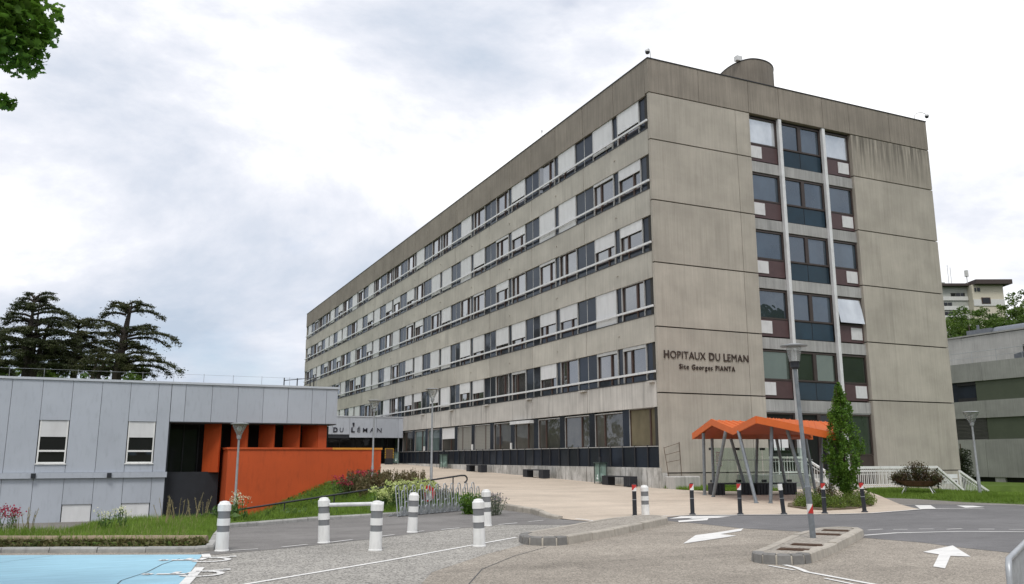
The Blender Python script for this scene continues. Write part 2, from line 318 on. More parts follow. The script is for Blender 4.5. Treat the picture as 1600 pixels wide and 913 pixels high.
# ------------------------------------------------------------------ mesh helpers
class MB:
    def __init__(s): s.v = []; s.f = []
    def box(s, x0, x1, y0, y1, z0, z1):
        b = len(s.v)
        s.v += [(x0,y0,z0),(x1,y0,z0),(x1,y1,z0),(x0,y1,z0),(x0,y0,z1),(x1,y0,z1),(x1,y1,z1),(x0,y1,z1)]
        s.f += [(b,b+3,b+2,b+1),(b+4,b+5,b+6,b+7),(b,b+1,b+5,b+4),(b+1,b+2,b+6,b+5),(b+2,b+3,b+7,b+6),(b+3,b,b+4,b+7)]
        return s
    def bevbox(s, x0, x1, y0, y1, z0, z1, c):
        # box with chamfered top edges
        b = len(s.v)
        s.v += [(x0,y0,z0),(x1,y0,z0),(x1,y1,z0),(x0,y1,z0),(x0,y0,z1-c),(x1,y0,z1-c),(x1,y1,z1-c),(x0,y1,z1-c),
                (x0+c,y0+c,z1),(x1-c,y0+c,z1),(x1-c,y1-c,z1),(x0+c,y1-c,z1)]
        s.f += [(b,b+3,b+2,b+1),(b+8,b+9,b+10,b+11)]
        for k in range(2):
            o = b+4*k
            for i in range(4): j = (i+1) % 4; s.f.append((o+i,o+j,o+4+j,o+4+i))
        return s
    def prism(s, poly, z0, z1):
        n = len(poly); b = len(s.v)
        zz0 = z0 if callable(z0) else (lambda x, y: z0); zz1 = z1 if callable(z1) else (lambda x, y: z1)
        s.v += [(x, y, zz0(x, y)) for x, y in poly] + [(x, y, zz1(x, y)) for x, y in poly]
        s.f.append(tuple(b+n+i for i in range(n))); s.f.append(tuple(b+n-1-i for i in range(n)))
        for i in range(n): j = (i+1) % n; s.f.append((b+i,b+j,b+n+j,b+n+i))
        return s
    def sheet(s, poly, z):
        zz = z if callable(z) else (lambda x, y: z); b = len(s.v)
        s.v += [(x, y, zz(x, y)) for x, y in poly]; s.f.append(tuple(range(b, b+len(poly)))); return s
    def quad(s, *p):
        b = len(s.v); s.v += [tuple(q) for q in p]; s.f.append(tuple(range(b, b+len(p)))); return s
    def slab(s, pts, th):
        # planar polygon in 3D thickened downwards by th
        n = len(pts); b = len(s.v)
        s.v += [tuple(p) for p in pts] + [(p[0], p[1], p[2]-th) for p in pts]
        s.f.append(tuple(range(b, b+n))); s.f.append(tuple(b+2*n-1-i for i in range(n)))
        for i in range(n): j = (i+1) % n; s.f.append((b+j,b+i,b+n+i,b+n+j))
        return s
    def tube(s, path, r, n=8, caps=True, closed=False):
        P = [Vector(p) for p in path]; k = len(P); rr = r if isinstance(r, (list, tuple)) else [r]*k; b = len(s.v)
        ref = None
        for i, p in enumerate(P):
            a = P[i-1] if i > 0 else (P[-1] if closed else p); c = P[i+1] if i < k-1 else (P[0] if closed else p)
            t = (c-a).normalized() if (c-a).length > 1e-9 else Vector((0,0,1))
            if ref is None: ref = Vector((0,0,1)) if abs(t.z) < .9 else Vector((1,0,0))
            u = (ref - t*ref.dot(t))
            if u.length < 1e-4: u = t.orthogonal()
            u.normalize(); w = t.cross(u); ref = u
            for q in range(n):
                an = 2*math.pi*q/n; s.v.append(tuple(p + (u*math.cos(an)+w*math.sin(an))*rr[i]))
        for i in range(k if closed else k-1):
            o, o2 = b+i*n, b+((i+1) % k)*n
            for q in range(n): q2 = (q+1) % n; s.f.append((o+q,o+q2,o2+q2,o2+q))
        if caps and not closed:
            s.f.append(tuple(b+n-1-q for q in range(n))); s.f.append(tuple(b+(k-1)*n+q for q in range(n)))
        return s
    def lathe(s, prof, n=16, c=(0,0,0)):
        b = len(s.v); k = len(prof)
        for r, z in prof:
            for q in range(n): a = 2*math.pi*q/n; s.v.append((c[0]+r*math.cos(a), c[1]+r*math.sin(a), c[2]+z))
        for i in range(k-1):
            for q in range(n): q2 = (q+1) % n; s.f.append((b+i*n+q,b+i*n+q2,b+(i+1)*n+q2,b+(i+1)*n+q))
        s.f.append(tuple(b+n-1-q for q in range(n))); s.f.append(tuple(b+(k-1)*n+q for q in range(n)))
        return s
    def mesh(s, name, m, smooth=False, off=(0,0,0)):
        me = bpy.data.meshes.new(name)
        v = s.v if off == (0,0,0) else [(x-off[0], y-off[1], z-off[2]) for x, y, z in s.v]
        me.from_pydata(v, [], s.f); me.materials.append(M[m] if isinstance(m, str) else m)
        if smooth:
            me.polygons.foreach_set('use_smooth', [True]*len(me.polygons))
            try: me.set_sharp_from_angle(angle=R(40))
            except Exception: pass
        me.update(); return me
    def build(s, name, m, parent=None, smooth=False, loc=None, world=True):
        # geometry given in world coordinates; children are shifted into the frame of their parent thing
        off = (0,0,0)
        if parent is not None and world: off = tuple(wloc(parent))
        o = bpy.data.objects.new(name, s.mesh(name, m, smooth, off)); COL.objects.link(o)
        if parent is not None: o.parent = parent
        if loc: o.location = loc
        return o
def wloc(o):
    v = Vector(o.location); p = o.parent
    while p is not None: v = v + Vector(p.location); p = p.parent
    return v
def put(name, me, parent, loc=(0,0,0), rz=0):
    o = bpy.data.objects.new(name, me); COL.objects.link(o); o.parent = parent; o.location = loc; o.rotation_euler = (0,0,rz); return o
def tag(o, label, cat, group=None):
    o['label'] = label; o['category'] = cat
    if group: o['group'] = group
    return o
def thing(name, label, cat, loc=(0,0,0), group=None, rz=0):
    o = bpy.data.objects.new(name, None); COL.objects.link(o); o.location = loc; o.rotation_euler = (0,0,rz); o.empty_display_size = .3
    return tag(o, label, cat, group)
def struct(o): o['kind'] = 'structure'; return o
def stuff(o): o['kind'] = 'stuff'; return o
def copy_tree(o, parent=None):
    c = o.copy(); COL.objects.link(c); c.parent = parent
    for ch in [x for x in o.children]: copy_tree(ch, c)
    return c
def np_mesh(name, V, m, per=3, smooth=False):
    """V: (n, per, 3) loose polygons"""
    V = np.asarray(V, np.float32); n = V.shape[0]; per = V.shape[1]
    me = bpy.data.meshes.new(name); me.vertices.add(n*per); me.vertices.foreach_set('co', V.reshape(-1))
    me.loops.add(n*per); me.loops.foreach_set('vertex_index', np.arange(n*per, dtype=np.int32))
    me.polygons.add(n); me.polygons.foreach_set('loop_start', np.arange(0, n*per, per, dtype=np.int32)); me.polygons.foreach_set('loop_total', np.full(n, per, np.int32))
    me.materials.append(M[m]); me.update(calc_edges=True); return me
def np_obj(name, V, m, parent=None, loc=None):
    o = bpy.data.objects.new(name, np_mesh(name, V, m)); COL.objects.link(o)
    if parent is not None: o.parent = parent
    if loc: o.location = loc
    return o
def unit(v): return v/np.maximum(np.linalg.norm(v, axis=-1, keepdims=True), 1e-9)
def leaves(P, size, flat=0.0, aspect=.55, rng=RNG, n=4, up=None):
    """leaf shaped polygons (pointed quads) round points P; flat 1 = lie horizontal"""
    N = len(P); d = unit(rng.normal(size=(N,3))); 
    d[:,2] *= (1-flat); d = unit(d)
    nn = rng.normal(size=(N,3)); nn[:,0:2] *= (1-flat); nn[:,2] += flat*1.5
    w = unit(np.cross(d, unit(nn))); s = size*(rng.uniform(.65, 1.3, (N,1)))
    a = P - d*s*.5; c = P + d*s*.5; k = np.cross(d, w)*s*.10
    b = P + w*s*aspect*.5 - d*s*.08 + k; e = P - w*s*aspect*.5 - d*s*.08 + k
    return np.stack([a, b, c, e], 1)
def blades(P, h, w, lean=.35, rng=RNG):
    N = len(P); an = rng.uniform(0, 2*np.pi, N); hh = h*rng.uniform(.5, 1.25, N); ww = w*rng.uniform(.7, 1.3, N)
    sx = np.stack([np.cos(an), np.sin(an), np.zeros(N)], 1)*ww[:,None]
    la = rng.uniform(0, 2*np.pi, N); ln = rng.uniform(0, lean, N)
    tip = P + np.stack([np.cos(la)*ln*hh, np.sin(la)*ln*hh, hh*(1-.3*ln)], 1)
    return np.stack([P-sx*.5, P+sx*.5, tip], 1)
def seg_dist(X, Y, poly, closed=True):
    d = np.full(X.shape, 1e9); n = len(poly)
    for i in range(n if closed else n-1):
        x0, y0 = poly[i]; x1, y1 = poly[(i+1) % n]; dx, dy = x1-x0, y1-y0; L = dx*dx+dy*dy
        t = np.clip(((X-x0)*dx+(Y-y0)*dy)/max(L, 1e-9), 0, 1); d = np.minimum(d, np.hypot(X-x0-t*dx, Y-y0-t*dy))
    return d
def inside(X, Y, poly):
    r = np.zeros(X.shape, bool); n = len(poly)
    for i in range(n):
        x0, y0 = poly[i]; x1, y1 = poly[(i+1) % n]
        c = ((y0 > Y) != (y1 > Y)) & (X < (x1-x0)*(Y-y0)/((y1-y0) if y1 != y0 else 1e-9)+x0); r ^= c
    return r
def sdist(X, Y, poly): d = seg_dist(X, Y, poly); return np.where(inside(X, Y, poly), -d, d)

# ------------------------------------------------------------------ ground
def plaza_z(Y): return 0.014 + np.maximum(0.0, 0.0225*(np.asarray(Y, float)+12.0))
def pz(x, y): return float(plaza_z(y))
KERB_L = [(-60.3, 1.4), (-24.28, -14.64), (-22.73, -15.33), (-21.15, -16.03), (-20.72, -15.7), (-20.63, -14.77), (-19.95, -10.68), (-19.24, -10.34), (-17.78, -9.33), (-15.82, -8.62), (-15.18, -8.45), (-11.6, -6.1), (-11.0, -6.3)]
PLAZA = [(-11.0, -6.3), (-11.08, -9.11), (-11.5, -11.1), (-10.95, -13.17), (-9.0, -12.35), (-7.19, -11.95), (-5.77, -12.45), (-4.57, -12.97), (-3.33, -13.38), (-1.93, -13.52), (1.09, -12.75), (2.53, -10.72), (6.19, -6.43), (7.7, -4.5), (9.0, -3.0), (13.6, -3.0), (13.6, .3), (-.05, .3), (-.05, 39.4), (-9.0, 39.4), (-9.6, 20.0), (-10.35, 9.3), (-10.5, 5.0), (-10.9, -3.0)]
ROAD = KERB_L + [(-10.6, -5.0), (5.0, -5.0), (6.0, -6.3), (6.75, -7.9), (6.2, -10.3), (6.75, -12.5), (9.5, -19.0), (40.0, -42.0), (40.0, -90.0), (-90.0, -90.0), (-90.0, 14.7)]
def H(X, Y):
    X = np.asarray(X, float); Y = np.asarray(Y, float)
    sd = sdist(X, Y, ROAD); sp = sdist(X, Y, PLAZA)
    w = np.interp(X, [-22.0, -19.0], [3.0, .5]); front = .13 - .36*np.maximum(0, sd-w)
    bank = plaza_z(np.maximum(Y, -8)) - .05 - .42*np.maximum(0, -13.2-X)
    left = np.maximum(np.maximum(front, bank), -1.1)
    # right hand mound beside the road, falling to the annex yard behind
    mound = .04 + .15*np.clip((sd)/2.6, 0, 1) - .30*np.maximum(0, X-10.5-.12*np.abs(Y+8))
    mound = np.maximum(mound, -1.2)
    far = np.where(X < -5, left, np.where(X > 5.0, mound, -.15))
    far = np.where(Y > 9.5, np.where(X < -10.2, -1.1, -.4), far)
    z = np.where(sd < .04, -.07, np.where(sd < .30, -.07 + (far+.07)*(sd-.04)/.26, far))
    z = np.where(sp < .12, np.minimum(plaza_z(Y)-.09, np.where(sd < .04, -.07, 9)), z)
    # distant rise of the wooded hill to the right
    dist = np.hypot(X-CAM[0], Y-CAM[1]); az = np.degrees(np.arctan2(X-CAM[0], Y-CAM[1]))
    hill = np.clip((dist-105)/95, 0, 1)**1.2*(23+1.0*np.clip(az-52, 0, 8))*np.clip((az-38)/10, 0, 1)*np.clip((120-az)/20, 0, 1)
    # wooded ridges added round the horizon to darken low window reflections
    sw = np.clip((np.abs(((az+180+155) % 360)-180)-60)/60, 0, 1)      # 0 behind the camera, 1 ahead
    reflection_ridge = np.clip((dist-420)/380, 0, 1)**1.5*((1-sw)*118+sw*34)*(1+.18*np.sin(np.radians(az)*7+1)+.10*np.sin(np.radians(az)*17))
    reflection_ridge = np.where(hill > 0, 0, reflection_ridge)
    return z + hill + reflection_ridge
def axis(a, b, s, far, g=1.22):
    c = list(np.arange(a, b+s/2, s)); st = s
    lo, hi = [], []
    x = a
    while x > -far: st *= g; x -= st; lo.append(x)
    st = s; x = b
    while x < far: st *= g; x += st; hi.append(x)
    return np.array(lo[::-1]+c+hi)
gx = axis(-40, 16, .28, 2600); gy = axis(-19, 12, .28, 2600)
GX, GY = np.meshgrid(gx, gy, indexing='ij'); GZ = H(GX, GY)
nx, ny = GX.shape
V = np.stack([GX, GY, GZ], -1).reshape(-1, 3)
ii, jj = np.meshgrid(np.arange(nx-1), np.arange(ny-1), indexing='ij'); a = (ii*ny+jj).ravel()
F = np.stack([a, a+ny, a+ny+1, a+1], 1)
me = bpy.data.meshes.new('ground'); me.from_pydata(V.tolist(), [], F.tolist()); me.materials.append(M['turf']); me.polygons.foreach_set('use_smooth', [True]*len(me.polygons))
ground = bpy.data.objects.new('ground', me); COL.objects.link(ground); struct(ground)

def sheet(name, poly, z, m): return struct(MB().sheet(poly, z).build(name, m))
def tri_sheet(name, poly, zf, m):
    # polygon subdivided so that it can follow a slope
    import bmesh
    bm = bmesh.new(); vs = [bm.verts.new((x, y, 0)) for x, y in poly]; f = bm.faces.new(vs)
    if f.normal.z < 0 or sum(poly[i][0]*poly[(i+1) % len(poly)][1]-poly[(i+1) % len(poly)][0]*poly[i][1] for i in range(len(poly))) < 0: bmesh.ops.reverse_faces(bm, faces=[f])
    bmesh.ops.triangulate(bm, faces=bm.faces[:])
    for axis_, vals in ((1, (-12.0,)),):
        for v in vals: bmesh.ops.bisect_plane(bm, geom=bm.verts[:]+bm.edges[:]+bm.faces[:], plane_co=(0, v, 0), plane_no=(0, 1, 0))
    for v in bm.verts: v.co.z = zf(v.co.x, v.co.y)
    me = bpy.data.meshes.new(name); bm.to_mesh(me); bm.free(); me.materials.append(M[m])
    o = bpy.data.objects.new(name, me); COL.objects.link(o); return struct(o)
tri_sheet('road', ROAD, lambda x, y: 0.0, 'chipseal')
tri_sheet('plaza', PLAZA, pz, 'plaza_resin')
STRIP = [(-20.72, -15.7), (-20.63, -14.77), (-19.95, -10.68), (-19.24, -10.34), (-17.78, -9.33), (-15.82, -8.62), (-15.18, -8.45), (-11.6, -6.1), (-11.0, -6.3), (-11.08, -9.11), (-11.5, -11.1), (-11.0, -13.1), (-12.1, -13.5), (-13.64, -12.62), (-15.29, -13.4), (-17.91, -15.12), (-19.36, -15.99), (-20.85, -16.6), (-21.1, -16.3)]
tri_sheet('cycle_strip', STRIP, lambda x, y: .004, 'asphalt_strip')
LANE = [(-9.1, -13.45), (-8.95, -14.4), (-8.92, -16.16), (-8.35, -17.4), (-8.22, -19.12), (-8.16, -19.6), (-8.0, -20.39), (-8.16, -21.36), (-8.15, -22.3), (-7.4, -25.0), (0, -27), (12.0, -24.0), (9.5, -19.0), (6.75, -12.5), (6.2, -10.3), (6.75, -7.9), (6.0, -6.3), (2.0, -9.5), (-1.9, -12.0), (-9, -11.9)]
tri_sheet('asphalt_lane', LANE, lambda x, y: .004, 'asphalt')
tri_sheet('footway', [(6.25, -6.2), (2.53, -10.72), (3.82, -10.84), (5.0, -11.55), (5.77, -12.12), (6.03, -12.87), (6.75, -12.5), (6.25, -10.3), (6.75, -7.9)], lambda x, y: .010, 'asphalt_walk')
tri_sheet('parking_bay', [(-40.0, -8.1), (-21.05, -16.5), (-21.63, -20.18), (-22.6, -26.3), (-40, -26.3)], lambda x, y: .004, 'bay_blue')
tri_sheet('left_carriageway', [(-21.05, -16.5), (-20.85, -16.64), (-19.36, -16.0), (-17.91, -15.14), (-15.29, -13.42), (-13.64, -12.64), (-12.1, -13.5), (-13.56, -15.25), (-14.9, -16.6), (-15.2, -17.3), (-16.6, -18.6), (-18.2, -20.4), (-19.5, -23.0), (-21.0, -27.5), (-22.8, -27.5), (-21.63, -20.18)], lambda x, y: .002, 'chipseal_grey')
tri_sheet('yard', [(-45, -4.0), (-22.5, -6.0), (-19.2, -1.0), (-18.2, 9.0), (-20.0, 14), (-45, 14)], lambda x, y: -1.07, 'yard')
# gutter between kerb and timber edging
# ---- road markings
def ribbon(name, pts, w, z=.009, m='line_white'):
    mb = MB(); P = [Vector((*p, 0)) for p in pts]; L = []; Rr = []
    for i, p in enumerate(P):
        t = (P[min(i+1, len(P)-1)]-P[max(i-1, 0)]).normalized(); n = Vector((-t.y, t.x, 0))*w*.5; L.append(p+n); Rr.append(p-n)
    for i in range(len(P)-1): mb.quad((Rr[i].x, Rr[i].y, z), (Rr[i+1].x, Rr[i+1].y, z), (L[i+1].x, L[i+1].y, z), (L[i].x, L[i].y, z))
    return struct(mb.build(name, m))
ribbon('edge_line', [(-20.88, -20.52), (-18.45, -18.81), (-16.88, -17.59), (-14.75, -15.95)], .085)
for a_, b_ in (((-20.54,-16.10),(-20.04,-16.02)),((-19.58,-15.88),(-19.05,-15.58)),((-18.59,-15.38),(-18.02,-15.0)),((-17.3,-14.55),(-16.9,-14.25)),((-16.4,-13.86),(-16.0,-13.62)),((-15.51,-13.45),(-14.96,-13.2)),((-14.3,-12.95),(-14.0,-12.8)),((-13.72,-12.68),(-13.05,-12.36)),((-12.6,-12.1),(-12.0,-11.8))):
    ribbon('dash_line', [a_, b_], .075, .012, 'line_worn' if random.random() < .35 else 'line_white')
ribbon('plaza_line', [(-10.98, -9.8), (-10.98, -13.17)], .09, .02)
ribbon('plaza_line', [(-8.66, -11.75), (-7.19, -11.98), (-5.77, -12.48), (-4.57, -13.0), (-3.33, -13.41), (-1.93, -13.55), (0.0, -13.1), (1.09, -12.8), (2.2, -12.95), (3.0, -13.6)], .11, .02)
for q in ([(-10.4,-12.5),(-8.75,-12.15),(-8.85,-12.4),(-10.3,-12.8)], [(-8.69,-12.85),(-7.81,-12.17),(-6.11,-12.62),(-7.0,-12.8)], [(-9.2,-14.0),(-8.9,-13.55),(-7.6,-13.15),(-8.1,-13.75)], [(-8.3,-13.2),(-7.9,-12.85),(-6.6,-12.85),(-7.3,-13.15)]):
    struct(MB().sheet(q, .0135).build('crossing_mark', 'line_white'))
for q in ([(2.88,-11.05),(3.38,-11.28),(1.65,-12.93),(1.15,-12.72)], [(4.03,-11.8),(4.40,-12.15),(4.05,-12.85),(3.1,-12.85)]):
    struct(MB().sheet(q[::-1], .0135).build('crossing_mark', 'line_white'))
ribbon('give_way_line', [(-7.95, -18.78), (-6.7, -18.64), (-5.1, -18.99), (-3.92, -19.69), (-2.5, -20.9)], .10)
for a_, b_ in (((-6.69,-17.83),(-6.16,-17.77)),((-6.01,-17.94),(-5.7,-18.08)),((-5.38,-18.12),(-5.06,-18.26)),((-4.86,-18.45),(-4.36,-18.47)),((-4.17,-18.75),(-3.83,-18.9)),((-3.6,-19.1),(-3.27,-19.25))):
    ribbon('dash_line', [a_, b_], .075, .009, 'line_worn' if random.random() < .6 else 'line_white')
ribbon('far_line', [(2.59,-10.53),(3.82,-10.84),(5.77,-12.12),(6.03,-12.87)], .07, .016)
ribbon('island_line', [(-13.22,-21.93),(-13.26,-22.53)], .06); ribbon('island_line', [(-12.95,-21.98),(-13.02,-22.3),(-13.24,-22.77),(-13.33,-23.92),(-13.4,-25)], .09); ribbon('island_line', [(-13.5,-23.38),(-13.57,-23.9),(-13.7,-25)], .06)
_c = Vector((.6, -18.35)); ribbon('oval_marking', [(_c.x+2.25*math.cos(a)*.95+.35*math.sin(a), _c.y+.62*math.sin(a)-.45*math.cos(a)*0-.0) for a in np.linspace(1.2, 5.1, 22)], .16)
def arrow(name, pts): return struct(MB().sheet(pts, .009).build(name, 'line_white'))
arrow('lane_arrow', [(-12.39,-18.57),(-10.34,-17.66),(-10.42,-17.22),(-9.45,-16.74),(-8.92,-16.18),(-10.27,-16.86),(-11.05,-17.18)])
arrow('lane_arrow', [(-7.99,-21.06),(-9.45,-21.61),(-9.53,-22.0),(-11.04,-23.11),(-11.08,-23.35),(-9.55,-22.24),(-9.35,-22.47)])
# white edge and wheelchair symbols of the blue bay
ribbon('bay_line', [(-21.0,-16.5),(-21.02,-17.0)], .14, .012); ribbon('bay_line', [(-21.25,-18.4),(-21.6,-20.2)], .14, .012); ribbon('bay_line', [(-21.68,-21.0),(-22.1,-23.5)], .14, .012)
def wheelchair(cx, cy, s, rz):
    c, n = math.cos(rz), math.sin(rz); T = lambda x, y: (cx+s*(x*c-y*n), cy+s*(x*n+y*c)); mb = MB(); 
    def rib(P, w):
        for i in range(len(P)-1):
            a, b = Vector((*P[i],0)), Vector((*P[i+1],0)); t = (b-a).normalized(); q = Vector((-t.y,t.x,0))*w*.5
            mb.quad(*[(*T(p.x, p.y), .014) for p in (a-q, b-q, b+q, a+q)])
    rib([(.0+.32*math.cos(a), .0+.32*math.sin(a)) for a in np.linspace(2.2, 6.6, 14)], .12)
    rib([(-.05,.75),(-.02,.22),(.34,.22),(.50,-.26),(.66,-.2)], .13); rib([(-.03,.48),(.26,.48)], .11)
    rib([(-.05+.06*math.cos(a), .9+.06*math.sin(a)) for a in np.linspace(0, 6.3, 9)], .10)
    return struct(mb.build('wheelchair_symbol', 'line_white'))
mat_plain('crack', (0.05, 0.06, 0.07), .9)
ribbon('pavement_crack', [(-21.45,-17.0),(-21.75,-17.7),(-22.0,-18.6),(-22.35,-19.4),(-22.5,-20.4),(-22.9,-21.5)], .018, .007, 'crack')
ribbon('pavement_crack', [(-23.4,-15.6),(-24.2,-16.4),(-25.6,-16.9)], .012, .007, 'crack')
ribbon('pavement_crack', [(-15.0,-17.9),(-16.2,-19.0),(-17.4,-20.4),(-18.3,-22.0)], .014, .005, 'crack')
ribbon('pavement_crack', [(-2.2,-14.2),(-1.3,-14.35),(-.4,-14.2)], .03, .006, 'crack')
wheelchair(-21.0, -17.45, .85, R(64)); wheelchair(-21.3, -19.2, .85, R(64))

# ---- kerbs
def kerb_run(name, pts, w, h, m, step=.9, z=0.0, inset=True, zf=None, base=-.06, ch=.03):
    root = bpy.data.objects.new(name, None); COL.objects.link(root); struct(root)
    P = [Vector((*p, 0)) for p in pts]
    for i in range(len(P)-1):
        a, b = P[i], P[i+1]; L = (b-a).length; k = max(1, round(L/step)); t = (b-a).normalized(); q = Vector((-t.y, t.x, 0))
        for j in range(k):
            s0 = a + t*(L*j/k+.006); s1 = a + t*(L*(j+1)/k-.006)
            hh = h + random.uniform(-.008, .008)
            z0 = (zf(*s0.xy) if zf else z); z1 = (zf(*s1.xy) if zf else z)
            mb = MB(); o0 = random.uniform(-.008, .008)
            sec = [(0+o0, base), (0+o0, hh-ch), (ch*.7+o0, hh), (w, hh), (w, base)]
            v = []
            for p, zz in ((s0, z0), (s1, z1)):
                for d, u in sec: v.append((p.x+q.x*d, p.y+q.y*d, zz+u))
            n = len(sec); mb.v = v; mb.f = [tuple(range(n)), tuple(range(2*n-1, n-1, -1))] + [(r_, n+r_, n+(r_+1) % n, (r_+1) % n) for r_ in range(n)]
            mb.build('kerb_stone', m, root)
    return root
kerb_run('lawn_kerb', [(-34.28, -10.19), (-24.28, -14.64), (-22.73, -15.33), (-21.15, -16.03), (-20.80, -15.85), (-20.63, -14.77), (-20.45, -13.5)], .14, .09, 'kerb_grey', 1.0)
kerb_run('strip_kerb', [(-20.45, -13.5), (-19.95, -10.68), (-19.24, -10.34), (-17.78, -9.33), (-15.82, -8.62), (-15.18, -8.45), (-11.6, -6.1)], .14, .10, 'kerb_grey', 1.0)
kerb_run('plaza_kerb', [(-11.25, -6.1), (-11.05, -7.2), (-11.08, -9.11), (-11.5, -11.1), (-11.45, -11.6)], .15, .13, 'stone_kerb', 1.0, zf=lambda x, y: .06*np.clip((y+11.6)/4, 0, 1)-.05*np.clip((-10.2-y)/1.4, 0, 1))
def island(label_name, outer, h, cobble_idx, m_top, kw=.17):
    """raised traffic island: kerb stones round a gravel top"""
    n = len(outer); P = [Vector((*p, 0)) for p in outer]; c = sum(P, Vector())/n
    inner = []
    for i in range(n):
        a, b, d = P[i-1], P[i], P[(i+1) % n]; t1 = (b-a).normalized(); t2 = (d-b).normalized(); nn = Vector((-(t1.y+t2.y), t1.x+t2.x, 0)).normalized()
        k = 1/max(.5, nn.dot(Vector((-t1.y, t1.x, 0)))); inner.append(b+nn*kw*k)
    root = bpy.data.objects.new(label_name, None); COL.objects.link(root); struct(root)
    for i in range(n):
        j = (i+1) % n; L = (P[j]-P[i]).length; cob = i in cobble_idx; k = 1 if cob else max(1, round(L/1.0))
        for s in range(k):
            g0 = (s/k)+(.012/L if not cob else .07); g1 = ((s+1)/k)-(.012/L if not cob else .07)
            o0, o1 = P[i].lerp(P[j], g0), P[i].lerp(P[j], g1); i0, i1 = inner[i].lerp(inner[j], g0), inner[i].lerp(inner[j], g1)
            hh = h+random.uniform(-.008, .008); sl = .10
            v = [(o0.x,o0.y,-.03),(o1.x,o1.y,-.03),(i1.x,i1.y,-.03),(i0.x,i0.y,-.03)]
            f0, f1 = o0.lerp(i0, sl), o1.lerp(i1, sl); h0, h1 = o0.lerp(i0, sl+.14), o1.lerp(i1, sl+.14)
            v += [(f0.x,f0.y,hh-.02),(f1.x,f1.y,hh-.02),(h1.x,h1.y,hh),(h0.x,h0.y,hh),(i1.x,i1.y,hh),(i0.x,i0.y,hh)]
            mb = MB(); mb.v = v; mb.f = [(0,1,5,4),(4,5,6,7),(7,6,8,9),(0,4,7,9,3),(1,2,8,6,5),(2,3,9,8)]
            mb.build('kerb_stone', 'stone_cobble' if cob else 'stone_kerb', root)
    core = [Vector((p.x, p.y, 0)).lerp(q, .16) for p, q in zip(P, inner)]
    MB().prism([(p.x, p.y) for p in core], -.02, h-.02).build('mortar_bed', 'mortar', root)
    MB().prism([(p.x, p.y) for p in [q.lerp(p, .1) for p, q in zip(P, inner)]], h-.025, h-.012).build('gravel_top', m_top, root)
    return root
isl1 = [(-15.22,-17.2),(-15.20,-17.48),(-15.02,-17.70),(-14.75,-17.80),(-14.45,-17.70),(-12.66,-16.51),(-9.74,-14.3),(-9.25,-13.6),(-9.35,-13.05),(-9.9,-13.0),(-11.05,-13.6),(-13.56,-15.5),(-14.75,-16.35),(-15.08,-16.75)]
island('long_island', isl1, .155, {0,1,2,3,13,12}, 'gravel_top')
isl2 = [(-13.12,-21.45),(-13.14,-21.68),(-13.02,-21.88),(-12.80,-22.0),(-12.55,-22.02),(-12.32,-21.92),(-10.65,-20.84),(-7.99,-18.95),(-7.65,-18.5),(-7.85,-18.12),(-8.5,-18.1),(-10.2,-19.15),(-12.3,-20.75),(-12.95,-21.2)]
I2 = island('lamp_island', isl2, .15, {0,1,2,3,4,13}, 'gravel_top', .19)
for (x, y) in ((-12.15,-21.35),(-11.4,-20.85),(-9.55,-19.45),(-8.7,-18.85)):
    mb = MB(); d = Vector((.62,-.78,0)); q = Vector((.78,.62,0)); c = Vector((x, y, 0))
    for k in range(7):
        o = c + q*(k-3)*.035; p = [o-d*.24-q*.011, o+d*.24-q*.011, o+d*.24+q*.011, o-d*.24+q*.011]; mb.prism([(v.x, v.y) for v in p], .13, .158)
    mb.prism([(v.x, v.y) for v in (c-d*.27-q*.15, c+d*.27-q*.15, c+d*.27+q*.15, c-d*.27+q*.15)], .12, .144)
    mb.build('drain_grate', 'rust_grid', I2)
# timber edging with weeds behind the left kerb
tb = thing('timber_edging', 'brown weathered timber beam edging the lawn above the blue parking bay', 'edging', (-27, -13.0, .1))
for k in range(5):
    a = Vector((-33.6+2.52*k, -10.05-1.122*k, 0)); b = a+Vector((2.48, -1.104, 0)); t = (b-a).normalized(); q = Vector((-t.y, t.x, 0))
    a = a+q*.42; b = b+q*.42
    MB().tube([(a.x, a.y, .14), ((a.x+b.x)/2, (a.y+b.y)/2, .145), (b.x, b.y, .14)], .085, 10).build('beam', 'timber', tb, smooth=True)
# ------------------------------------------------------------------ hospital slab building
W_, L_ = 19.67, 84.0
ZT, STRIP_T, STO = 21.24, 19.40, 3.10
PER = 6.63
hb = thing('hospital_building', 'long six-storey concrete hospital slab with ribbon windows and a blank lettered gable', 'building', (0, 0, 0))
mb = MB(); mb.box(.42, W_-.3, .5, L_-.3, -.6, 20.75); mb.build('core', 'core_dark', hb)
MB().box(.3, W_-.2, .3, L_-.2, 20.76, 20.9).build('roof_slab', 'concrete_drum', hb)
# rear and far walls
mb = MB()
mb.box(W_-.28, W_, .36, L_, -.6, 19.4); mb.build('rear_wall', 'concrete_gable', hb)
MB().box(.05, W_-.3, L_-.28, L_, -.6, 19.4).build('end_wall', 'concrete_gable', hb)
MODS = [(i*PER, (i+1)*PER) for i in range(12)] + [(12*PER, L_)]
